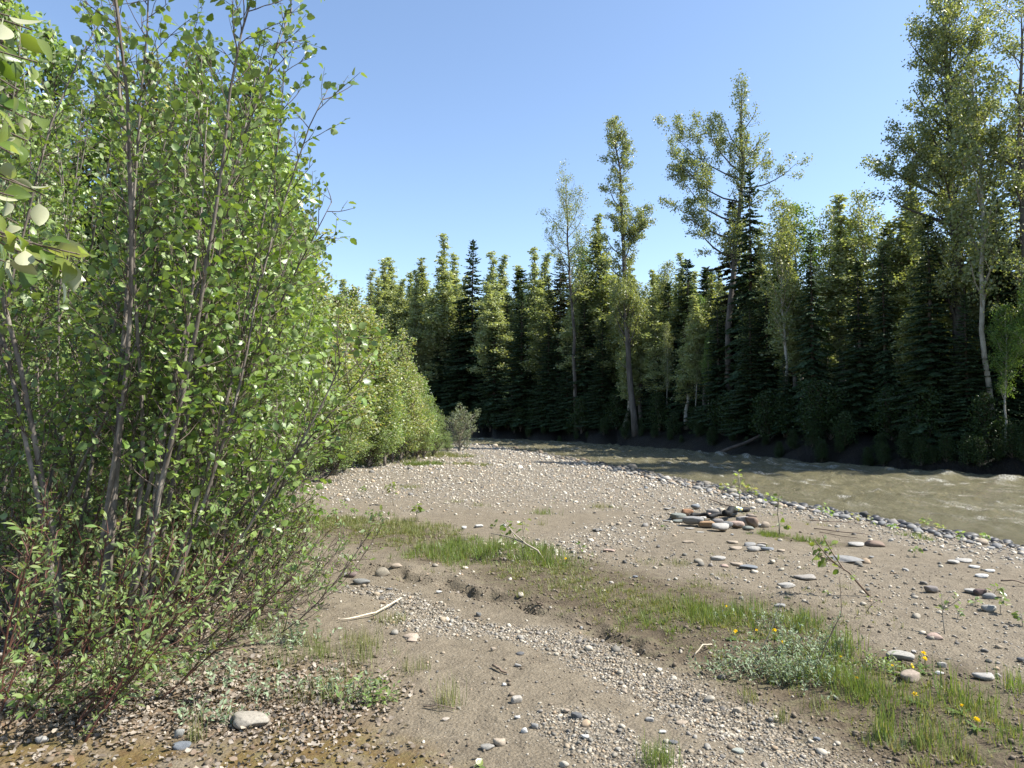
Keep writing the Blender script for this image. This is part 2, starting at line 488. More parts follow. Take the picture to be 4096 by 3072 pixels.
def stone_mat(c, rough=0.8):
    key = (tuple(c), rough)
    if key not in _stone_cache:
        c = np.array(c) * 0.58
        dark = c * 0.62; light = np.minimum(c * 1.22, 0.85)
        m, nt, out = newmat('stone_%d' % len(_stone_cache))
        m.name = 'river_stone'
        co = N(nt, 'ShaderNodeTexCoord').outputs['Object']
        inf = N(nt, 'ShaderNodeObjectInfo')
        add = N(nt, 'ShaderNodeVectorMath', operation='ADD')
        nt.links.new(co, add.inputs[0]); nt.links.new(inf.outputs['Location'], add.inputs[1])
        co = add.outputs[0]
        n = noise(nt, 13, 5, 0.68, co)
        cc = ramp(nt, n.outputs[0], [(0.3, dark), (0.5, c), (0.72, light)]).outputs[0]
        sp = noise(nt, 95, 2, 0.6, co)
        cc = mix(nt, ramp(nt, sp.outputs[0], [(0.6, (0, 0, 0)), (0.7, (0.5, 0.5, 0.5))]).outputs[0], cc, tuple(c * 0.4))
        # dried silt clinging to the lower side of the stone
        g = N(nt, 'ShaderNodeTexCoord'); sx = N(nt, 'ShaderNodeSeparateXYZ'); nt.links.new(g.outputs['Generated'], sx.inputs[0])
        low = ramp(nt, math_(nt, 'ADD', sx.outputs['Z'], math_(nt, 'MULTIPLY', n.outputs[0], 0.35)), [(0.5, (0.8, 0.8, 0.8)), (0.75, (0, 0, 0))]).outputs[0]
        cc = mix(nt, low, cc, (0.24, 0.2, 0.15))
        p = N(nt, 'ShaderNodeBsdfPrincipled'); nt.links.new(cc, p.inputs['Base Color'])
        p.inputs['Roughness'].default_value = rough; p.inputs['Specular IOR Level'].default_value = 0.3
        b = N(nt, 'ShaderNodeBump'); b.inputs['Strength'].default_value = 0.35; b.inputs['Distance'].default_value = 0.006
        n2 = noise(nt, 55, 5, 0.7, co); nt.links.new(n2.outputs[0], b.inputs['Height']); nt.links.new(b.outputs[0], p.inputs['Normal'])
        nt.links.new(p.outputs[0], out.inputs[0])
        _stone_cache[key] = m
    return _stone_cache[key]


# ------------------------------------------------------------ ground
def ground_mat():
    m, nt, out = newmat('river_bar_ground')
    co = N(nt, 'ShaderNodeTexCoord').outputs['Object']

    def att(n): return N(nt, 'ShaderNodeAttribute', attribute_name=n).outputs['Fac']
    n1 = noise(nt, 0.9, 5, 0.6, co); n2 = noise(nt, 9, 6, 0.7, co); n3 = noise(nt, 55, 4, 0.75, co); n4 = noise(nt, 3, 4, 0.6, co)
    silt = ramp(nt, n1.outputs[0], [(0.3, (0.105, 0.087, 0.061)), (0.7, (0.17, 0.146, 0.106))]).outputs[0]
    silt = mix(nt, 0.55, silt, ramp(nt, n2.outputs[0], [(0.3, (0.072, 0.057, 0.039)), (0.65, (0.195, 0.168, 0.124))]).outputs[0])
    silt = mix(nt, ramp(nt, n3.outputs[0], [(0.62, (0, 0, 0)), (0.75, (0.7, 0.7, 0.7))]).outputs[0], silt, (0.3, 0.275, 0.23))
    # gravel: cells of different greys and tans
    vo = N(nt, 'ShaderNodeTexVoronoi'); vo.inputs['Scale'].default_value = 52; nt.links.new(co, vo.inputs['Vector'])
    vc = N(nt, 'ShaderNodeTexVoronoi'); vc.inputs['Scale'].default_value = 17; nt.links.new(co, vc.inputs['Vector'])
    vb = N(nt, 'ShaderNodeTexVoronoi'); vb.inputs['Scale'].default_value = 110; nt.links.new(co, vb.inputs['Vector'])

    def cell(v, lo=0.0):
        s = N(nt, 'ShaderNodeSeparateColor'); nt.links.new(v.outputs['Color'], s.inputs[0])
        c = ramp(nt, s.outputs[0], [(0, (0.13, 0.121, 0.104)), (0.3, (0.25, 0.232, 0.198)), (0.55, (0.35, 0.32, 0.268)), (0.8, (0.32, 0.27, 0.2)), (1, (0.52, 0.49, 0.43))]).outputs[0]
        dk = ramp(nt, v.outputs['Distance'], [(0.25, (1, 1, 1)), (0.75, (0.45, 0.42, 0.38))]).outputs[0]
        return mix(nt, 1.0, c, dk, 'MULTIPLY')
    fine = cell(vo); cobc = mix(nt, 0.45, cell(vc), cell(vo))
    sandy = mix(nt, 0.5, silt, cell(vb))
    c = mix(nt, 0.45, silt, sandy)
    fs = math_(nt, 'MULTIPLY', att('fine'), ramp(nt, n2.outputs[0], [(0.35, (0.4, 0.4, 0.4)), (0.5, (1, 1, 1))]).outputs[0])
    c = mix(nt, fs, c, fine)
    cs = math_(nt, 'MULTIPLY', att('cob'), ramp(nt, n4.outputs[0], [(0.3, (0.45, 0.45, 0.45)), (0.55, (1, 1, 1))]).outputs[0])
    c = mix(nt, cs, c, cobc)
    soil = ramp(nt, n2.outputs[0], [(0.3, (0.04, 0.03, 0.018)), (0.5, (0.085, 0.066, 0.042)), (0.68, (0.085, 0.09, 0.035))]).outputs[0]
    gf = math_(nt, 'MULTIPLY', att('green'), ramp(nt, n2.outputs[0], [(0.3, (1, 1, 1)), (0.65, (0.8, 0.8, 0.8))]).outputs[0])
    c = mix(nt, gf, c, soil)
    lit = ramp(nt, n3.outputs[0], [(0.35, (0.07, 0.05, 0.035)), (0.6, (0.2, 0.15, 0.1))]).outputs[0]
    c = mix(nt, math_(nt, 'MULTIPLY', att('litter'), 0.9), c, lit)
    mos = ramp(nt, n2.outputs[0], [(0.3, (0.07, 0.035, 0.013)), (0.5, (0.12, 0.085, 0.028)), (0.7, (0.12, 0.115, 0.03))]).outputs[0]
    mos = mix(nt, ramp(nt, n3.outputs[0], [(0.4, (0, 0, 0)), (0.7, (0.6, 0.6, 0.6))]).outputs[0], mos, (0.16, 0.12, 0.06))
    mf = math_(nt, 'MULTIPLY', att('moss'), ramp(nt, n4.outputs[0], [(0.38, (0.1, 0.1, 0.1)), (0.52, (1, 1, 1))]).outputs[0])
    c = mix(nt, mf, c, mos)
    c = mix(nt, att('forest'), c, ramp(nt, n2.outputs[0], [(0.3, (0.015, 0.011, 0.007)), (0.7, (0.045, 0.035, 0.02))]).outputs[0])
    c = mix(nt, att('shore_dark'), c, mix(nt, 1.0, c, (0.33, 0.33, 0.34), 'MULTIPLY'))
    c = mix(nt, 1.0, c, (0.90, 0.87, 0.82), 'MULTIPLY')
    p = N(nt, 'ShaderNodeBsdfPrincipled'); nt.links.new(c, p.inputs['Base Color'])
    ro = math_(nt, 'SUBTRACT', 0.92, math_(nt, 'MULTIPLY', att('shore_dark'), 0.5)); nt.links.new(ro, p.inputs['Roughness'])
    p.inputs['Specular IOR Level'].default_value = 0.25
    h = math_(nt, 'ADD', math_(nt, 'MULTIPLY', n3.outputs[0], 0.5), n2.outputs[0])
    inv = math_(nt, 'SUBTRACT', 1.0, vo.outputs['Distance'])
    h = math_(nt, 'ADD', h, math_(nt, 'MULTIPLY', inv, math_(nt, 'ADD', 0.3, math_(nt, 'MULTIPLY', math_(nt, 'ADD', att('fine'), att('cob')), 0.8))))
    inv2 = math_(nt, 'SUBTRACT', 1.0, vc.outputs['Distance'])
    h = math_(nt, 'ADD', h, math_(nt, 'MULTIPLY', inv2, math_(nt, 'MULTIPLY', att('cob'), 1.6)))
    b = N(nt, 'ShaderNodeBump'); b.inputs['Strength'].default_value = 1.0; b.inputs['Distance'].default_value = 0.02
    nt.links.new(h, b.inputs['Height']); nt.links.new(b.outputs[0], p.inputs['Normal'])
    nt.links.new(p.outputs[0], out.inputs[0])
    return m


def build_ground():
    r = np.concatenate([[0.0, 0.7], np.geomspace(1.4, 45, 470), np.geomspace(46, 900, 50)])
    a = np.radians(np.concatenate([np.linspace(-180, -46, 26), np.linspace(-42, 42, 380), np.linspace(46, 180, 26)]))
    rr, aa = np.meshgrid(r, a, indexing='ij')
    x = rr * np.sin(aa); y = rr * np.cos(aa)
    z = height(x, y)
    v = np.stack([x, y, z], -1).reshape(-1, 3)
    na = len(a)
    i = np.arange(len(r) - 1)[:, None] * na; j = np.arange(na - 1)[None]
    q = np.stack([i + j, i + na + j, i + na + j + 1, i + j + 1], -1).reshape(-1, 4)
    g = Geo(); g.add(v, None, q[:, ::-1])
    me = g.mesh('ground', True)
    zz = zones(v[:, 0], v[:, 1])
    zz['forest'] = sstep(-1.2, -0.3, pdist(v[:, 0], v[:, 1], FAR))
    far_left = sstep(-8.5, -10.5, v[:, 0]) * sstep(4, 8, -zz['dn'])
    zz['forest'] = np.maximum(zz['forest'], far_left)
    for k in ('cob', 'fine', 'green', 'moss', 'litter', 'shore_dark', 'forest'):
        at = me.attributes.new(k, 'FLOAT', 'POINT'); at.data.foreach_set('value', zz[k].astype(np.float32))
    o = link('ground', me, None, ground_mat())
    tag(o, kind='structure')


build_ground()


# ------------------------------------------------------------ river
def build_river():
    m, nt, out = newmat('muddy_river_water')
    co = N(nt, 'ShaderNodeTexCoord').outputs['Object']
    foam = N(nt, 'ShaderNodeAttribute', attribute_name='foam').outputs['Fac']
    n1 = noise(nt, 0.5, 4, 0.6, co)
    c = ramp(nt, n1.outputs[0], [(0.3, (0.145, 0.131, 0.073)), (0.7, (0.2, 0.18, 0.108))]).outputs[0]
    mp = N(nt, 'ShaderNodeMapping'); mp.inputs['Scale'].default_value = (1.0, 0.8, 1); mp.inputs['Rotation'].default_value = (0, 0, math.radians(20)); nt.links.new(co, mp.inputs[0])
    n2 = noise(nt, 6.5, 6, 0.72, mp.outputs[0]); n3 = noise(nt, 24, 4, 0.7, mp.outputs[0])
    ff = math_(nt, 'MULTIPLY', foam, ramp(nt, n3.outputs[0], [(0.44, (0.05, 0.05, 0.05)), (0.6, (1, 1, 1))]).outputs[0], True)
    c = mix(nt, ff, c, (0.62, 0.61, 0.56))
    p = N(nt, 'ShaderNodeBsdfPrincipled'); nt.links.new(c, p.inputs['Base Color'])
    ro = math_(nt, 'ADD', 0.07, math_(nt, 'MULTIPLY', ff, 0.5)); nt.links.new(ro, p.inputs['Roughness'])
    p.inputs['IOR'].default_value = 1.33
    p.inputs['Specular IOR Level'].default_value = 0.5
    b = N(nt, 'ShaderNodeBump'); b.inputs['Strength'].default_value = 0.9; b.inputs['Distance'].default_value = 0.15
    h = math_(nt, 'ADD', n2.outputs[0], math_(nt, 'MULTIPLY', n3.outputs[0], 0.5))
    nt.links.new(h, b.inputs['Height']); nt.links.new(b.outputs[0], p.inputs['Normal'])
    nt.links.new(p.outputs[0], out.inputs[0])

    # strips between the two waterlines; both lines have the same number of corners
    def resample(L, par):
        return np.stack([np.interp(par, np.arange(len(L)), L[:, 0]), np.interp(par, np.arange(len(L)), L[:, 1])], -1)
    par = np.concatenate([np.linspace(0, 2.2, 30)[:-1], np.linspace(2.2, 8.6, 760)[:-1], np.linspace(8.6, 12, 60)])
    # smooth the corners
    a = resample(NEAR, par); b_ = resample(FAR, par)
    ker = np.hanning(41); ker /= ker.sum()

    def sm(L):
        P = np.concatenate([np.repeat(L[:1], 20, 0), L, np.repeat(L[-1:], 20, 0)])
        return np.stack([np.convolve(P[:, k], ker, 'valid') for k in (0, 1)], -1)
    a2, b2 = sm(a), sm(b_)
    u = np.linspace(-0.14, 1.16, 140)
    X = a2[:, None, 0] + (b2[:, None, 0] - a2[:, None, 0]) * u[None]
    Y = a2[:, None, 1] + (b2[:, None, 1] - a2[:, None, 1]) * u[None]
    mid = (a2 + b2) / 2
    s = np.concatenate([[0], np.cumsum(np.hypot(*np.diff(mid, axis=0).T))])[:, None] + 0 * u[None]
    w = np.hypot(*(b2 - a2).T)[:, None] * u[None]
    amp = sstep(-0.02, 0.25, u)[None]
    z = (fbm(s * 0.7, w * 1.0, 2, 61) - 0.5) * 0.08 * (0.3 + amp) + (fbm(s * 2.4, w * 3.4, 3, 62) - 0.5) * 0.11 * (0.3 + amp)
    ridge = 1 - np.abs(2 * fbm(s * 0.9 + w * 0.25, w * 0.8, 2, 63) - 1)
    z = z + (ridge ** 3 - 0.4) * 0.06 * amp
    # train of standing waves along the far side
    env = np.exp(-((u[None] - 0.84) / 0.09) ** 2) * (0.35 + 0.9 * vnoise(s * 0.25, w * 0, 64))
    env = env * sstep(0.6, 0.35, np.abs(par[:, None] - 4.2) / 3.2)
    ph = s * 2 * math.pi / 1.6 + 3.5 * fbm(s * 0.35, w * 0.5, 2, 65)
    st = 0.5 + 0.5 * np.sin(ph)
    z = z + env * (st ** 1.8) * 0.22
    foamv = sstep(0.5, 1.0, env * st ** 2.2 * 1.2) * .75
    rv = fbm(s * 1.2, w * 2.2, 3, 66)
    foamv = np.maximum(foamv, sstep(0.69, 0.77, rv) * amp * 0.7)
    foamv = np.maximum(foamv, sstep(0.64, 0.74, fbm(s * 0.9, w * 5.5, 3, 67)) * amp * 0.3)
    Z = WZ + z
    v = np.stack([X, Y, Z], -1).reshape(-1, 3)
    nu = len(u); i = np.arange(len(par) - 1)[:, None] * nu; j = np.arange(nu - 1)[None]
    q = np.stack([i + j, i + j + 1, i + nu + j + 1, i + nu + j], -1).reshape(-1, 4)
    g = Geo(); g.add(v, None, q)
    me = g.mesh('river_water', True)
    at = me.attributes.new('foam', 'FLOAT', 'POINT'); at.data.foreach_set('value', foamv.ravel().astype(np.float32))
    tag(link('river_water', me, None, m), kind='structure')


build_river()


# ------------------------------------------------------------ stones
def icosphere(sub):
    t = (1 + 5 ** 0.5) / 2
    v = [(-1, t, 0), (1, t, 0), (-1, -t, 0), (1, -t, 0), (0, -1, t), (0, 1, t), (0, -1, -t), (0, 1, -t), (t, 0, -1), (t, 0, 1), (-t, 0, -1), (-t, 0, 1)]
    f = [(0, 11, 5), (0, 5, 1), (0, 1, 7), (0, 7, 10), (0, 10, 11), (1, 5, 9), (5, 11, 4), (11, 10, 2), (10, 7, 6), (7, 1, 8), (3, 9, 4), (3, 4, 2), (3, 2, 6), (3, 6, 8), (3, 8, 9), (4, 9, 5), (2, 4, 11), (6, 2, 10), (8, 6, 7), (9, 8, 1)]
    v = [np.array(p) / np.linalg.norm(p) for p in v]
    for _ in range(sub):
        c = {}; nf = []

        def mid(a, b):
            k = (min(a, b), max(a, b))
            if k not in c:
                p = v[a] + v[b]; v.append(p / np.linalg.norm(p)); c[k] = len(v) - 1
            return c[k]
        for a, b, d in f:
            ab, bd, da = mid(a, b), mid(b, d), mid(d, a)
            nf += [(a, ab, da), (b, bd, ab), (d, da, bd), (ab, bd, da)]
        f = nf
    return np.array(v), np.array(f)


ICO = [icosphere(k) for k in range(4)]


def stone_shape(sub, seed, flat_=0.55, angular=0.0, lump=0.22):
    v, f = ICO[sub]; v = v.copy(); rg = np.random.default_rng(seed)
    for k in range(5):
        d = nrm(rg.normal(size=3)); v = v * (1 + lump * 0.5 * rg.uniform(-1, 1) * np.tanh(2 * (v @ d))[:, None])
    for k in range(int(angular * 9)):
        d = nrm(rg.normal(size=3)); c = rg.uniform(0.55, 0.85); s = v @ d
        v = v - np.maximum(s - c, 0)[:, None] * d * 0.93
    if sub >= 2:
        k = rg.normal(size=(4, 3)) * 2.6; ph = rg.uniform(0, 6, 4)
        v = v * (1 + 0.05 * sum(np.sin(v @ k[i] + ph[i]) for i in range(4)))[:, None]
        v[:, 2] = np.where(v[:, 2] > 0, np.tanh(v[:, 2] * 1.7) * 0.8, v[:, 2])
    v *= np.array([1.0, rg.uniform(0.65, 0.95), flat_])
    v *= 1.0 / np.abs(v[:, 0]).max() * 0.5
    return v, f


GREYS = np.array([0.73, 0.68, 0.585]) * np.array([(0.3, 0.29, 0.27), (0.22, 0.22, 0.215), (0.4, 0.385, 0.36), (0.34, 0.3, 0.25), (0.5, 0.48, 0.44), (0.27, 0.26, 0.26), (0.38, 0.31, 0.24), (0.16, 0.16, 0.165), (0.6, 0.58, 0.54), (0.33, 0.33, 0.33)])


def scatter_stones(name, P, S, sub, label, seed, shore_dark=None, squash=0.6):
    rg = np.random.default_rng(seed)
    n = len(P); g = Geo(); nv = 6
    which = rg.integers(0, nv, n)
    c = GREYS[rg.integers(0, len(GREYS), n)] * rg.uniform(0.8, 1.15, (n, 1))
    if shore_dark is not None: c = np.minimum(c * 1.3 + .03, .75) * (1 - 0.66 * shore_dark[:, None])
    for k in range(nv):
        tv, tf = stone_shape(sub, seed * 10 + k, squash, 0.5, 0.3)
        m = which == k; nn = m.sum()
        if nn == 0: continue
        th = rg.uniform(0, 2 * math.pi, nn); tl = rg.normal(0, 0.25, (nn, 2))
        zax = nrm(np.stack([tl[:, 0], tl[:, 1], np.ones(nn)], -1))
        M = frames(np.stack([np.cos(th), np.sin(th), 0 * th], -1), zax)
        inst(g, tv, tf, None, M, P[m], S[m], c[m])
    o = link(name, g.mesh(name, sub > 0), None, M_PEB)
    return tag(o, label, 'gravel', kind='stuff')


def cand(n, box=None, seed=1, rmin=2.0, rmax=30, amax=38, power=1.0):
    """random ground points inside the fan the camera looks over, denser near it"""
    rg = np.random.default_rng(seed)
    r = rmin * (rmax / rmin) ** rg.uniform(0, 1, n) if power == 0 else rmin + (rmax - rmin) * rg.uniform(0, 1, n) ** (1 / power)
    a = np.radians(rg.uniform(-amax, amax, n))
    return r * np.sin(a) / np.cos(a * 0), r * np.cos(a), rg


def build_pebbles():
    # fine gravel of the foreground
    x, y, rg = cand(120000, seed=3, rmin=2.3, rmax=9, power=0)
    z = zones(x, y)
    keep = rg.uniform(0, 1, len(x)) < np.clip(z['fine'] * 0.8 + 0.03 + 0.12 * z['cob'], 0, 1) * (1 - 0.8 * z['green']) * (1 - 0.9 * z['litter']) * (1 - 0.7 * z['moss'])
    x, y = x[keep], y[keep]
    s = rg.lognormal(math.log(0.0105), 0.5, len(x)).clip(0.005, 0.04) * np.clip(np.hypot(x, y) / 4.5, 0.8, 1.7)
    P = np.stack([x, y, height(x, y) + s * 0.12], -1)
    scatter_stones('gravel', P, s, 0, 'fine grey gravel strewn over the silty foreground', 5)
    # the cobble field of the bar
    x, y, rg = cand(75000, seed=4, rmin=5.5, rmax=48, power=0.75, amax=37)
    z = zones(x, y)
    edge = sstep(-2.5, -0.4, z['dn'])
    keep = (rg.uniform(0, 1, len(x)) < np.clip(z['cob'] * 0.9 + 0.008, 0, 1)) & (z['dn'] < 0.5)
    x, y, e, dn = x[keep], y[keep], edge[keep], z['dn'][keep]
    s = rg.lognormal(math.log(0.031), 0.48, len(x)).clip(0.015, 0.16) * (1 + 1.1 * e) * np.clip(y / 16, 0.75, 1.5)
    P = np.stack([x, y, height(x, y) + s * 0.12], -1)
    shore_dark = sstep(-1.3, -0.5, dn + rg.normal(0, 0.2, len(x)))
    scatter_stones('river_cobbles', P, s, 0, 'pale rounded cobbles covering the back of the gravel bar', 6, shore_dark)
    # middling pebbles, rounder, nearer
    x, y, rg = cand(9000, seed=9, rmin=2.6, rmax=12, power=0)
    z = zones(x, y)
    keep = rg.uniform(0, 1, len(x)) < np.clip(z['fine'] * 0.4 + 0.022 + 0.2 * z['cob'], 0, 1) * (1 - 0.7 * z['green']) * (1 - 0.7 * z['litter'])
    x, y = x[keep], y[keep]
    s = rg.lognormal(math.log(0.03), 0.35, len(x)).clip(0.015, 0.08) * np.clip(np.hypot(x, y) / 5, 0.8, 1.6)
    P = np.stack([x, y, height(x, y) + s * 0.14], -1)
    scatter_stones('pebbles', P, s, 1, 'rounded grey pebbles lying among the foreground gravel', 7)


build_pebbles()

_sm = {}


def stone(pt, w, h_ratio, col, label, depth_ratio=0.75, angular=0.35, sink=0.25, rz=0.0, group=None, cat='stone', tilt=0.0, seed=0, sub=2, rough=0.8, name='stone'):
    seed = seed or int(abs(pt[0] * 977 + pt[1] * 131)) % 100000 + 1
    key = (seed % 24, sub, round(angular, 1))
    if key not in _sm:
        v, f = stone_shape(sub, 500 + key[0], 1.0, angular, 0.3)
        g = Geo(); g.add(v, f); _sm[key] = (g.mesh('stone', True), {})
    base, d = _sm[key]
    mk = (tuple(col), rough)
    if mk not in d:
        me = base.copy(); me.materials.clear(); me.materials.append(stone_mat(col, rough)); d[mk] = me
    o = link(name, d[mk])
    o.scale = (w, w * depth_ratio, w * h_ratio)
    o.rotation_euler = (tilt * 0.6, tilt, rz)
    o.location = (pt[0], pt[1], pt[2] + w * h_ratio * (0.5 - sink))
    return tag(o, label, cat, group)


def c4(x, y): return (1200 + 0.7065 * x) * 0.54, (1900 + 0.7065 * y) * 0.54
def c5(x, y): return (2600 + 0.7063 * x) * 0.54, (1900 + 0.7063 * y) * 0.54
def c3(x, y): return (0.646 * x) * 0.54, (2000 + 0.646 * y) * 0.54
def cf(x, y): return (2650 + 0.226 * x) * 0.54, (1980 + 0.226 * y) * 0.54          # fire ring close-up


def seenw(pt, wpx2212):
    return wpx2212 * 0.46293 / FPX * pt[1]


PALE = (0.46, 0.44, 0.4); GREY = (0.32, 0.315, 0.3); DGREY = (0.17, 0.17, 0.17); BLUEG = (0.25, 0.27, 0.29); TAN = (0.45, 0.37, 0.28)
ORANGE = (0.4, 0.22, 0.12); PINK = (0.5, 0.37, 0.3); BROWN = (0.28, 0.2, 0.15); WHITE = (0.68, 0.67, 0.63); GREENG = (0.25, 0.27, 0.24)

# the ring of stones round the fire place (x, y of its foot, width, height ratio in the close-up)
ring = [
    (455, 385, 225, .55, ORANGE, 'rust orange block at the back left of the fire ring', .7),
    (300, 440, 280, .32, GREENG, 'dark greenish wedge at the far left end of the fire ring', .3),
    (300, 490, 230, .22, GREENG, 'flat green grey slab under the left end of the fire ring', .3),
    (545, 545, 320, .42, GREY, 'long smooth grey stone at the front left of the fire ring', .2),
    (780, 585, 255, .40, (0.42, .27, .15), 'orange brown stone between two pale ones at the front of the fire ring', .3),
    (1035, 645, 320, .40, PALE, 'pale grey loaf shaped stone foremost in the fire ring', .2),
    (1170, 600, 190, .62, GREY, 'grey upright stone right behind the pale loaf shaped one in the fire ring', .4),
    (990, 530, 200, .45, (0.27, .25, .235), 'dark grey stone among the embers, front middle of the fire ring', .4),
    (1340, 600, 260, .42, PINK, 'pinkish grey split stone front right of the fire ring', .6),
    (1440, 550, 230, .60, (0.42, .39, .36), 'broad pale grey boulder inside the right end of the fire ring', .4),
    (1600, 580, 210, .72, BROWN, 'brown square sided block standing at the right end of the fire ring', .9),
    (1560, 460, 200, .55, (0.36, .29, .23), 'brown slab leaning behind the right end of the fire ring', .7),
    (1520, 625, 180, .32, GREENG, 'low grey green stone at the foot of the brown block', .3),
    (740, 405, 220, .36, PINK, 'pink white stone in the back row of the fire ring, left of centre', .3),
    (900, 380, 220, .5, (0.36, .33, .29), 'blackened tan stone in the back row of the fire ring', .4),
    (1050, 375, 150, .8, (0.62, .55, .44), 'cream stone standing tallest at the back of the fire ring', .4),
    (1230, 380, 240, .3, GREY, 'grey stone behind the charred log in the fire ring', .3),
    (1820, 575, 150, .52, TAN, 'tan stone lying apart to the right of the fire ring', .3),
    (1715, 575, 65, .7, WHITE, 'small white stone just right of the brown end block', .3),
    (610, 255, 190, .4, BLUEG, 'bluish grey stone lying behind the fire ring', .2),
    (70, 270, 130, .3, PALE, 'pale flat stone behind the left end of the fire ring', .2),
    (60, 475, 160, .2, GREY, 'flat grey stone just left of the fire ring', .2),
    (500, 605, 170, .12, PALE, 'thin pale flake in front of the left half of the fire ring', .2),
    (660, 665, 140, .12, PALE, 'pale sliver of stone in the sand before the fire ring', .2),
    (1240, 720, 60, .5, WHITE, 'small bright white pebble in front of the fire ring', .2),
]
for x, y, w, h, c, lab, ang in ring:
    p = G(*cf(x, y)); W = seenw(p, w * 0.226 * 0.54)
    stone(p, W * 1.16, h * 1.3 if h > .25 else h * 1.1, c, lab, 0.8, min(.9, ang + .35), 0.08, rz=R.uniform(-0.5, 0.5), group='stones of the fire ring' if y > 300 and h > .25 else None, seed=int(x + y))

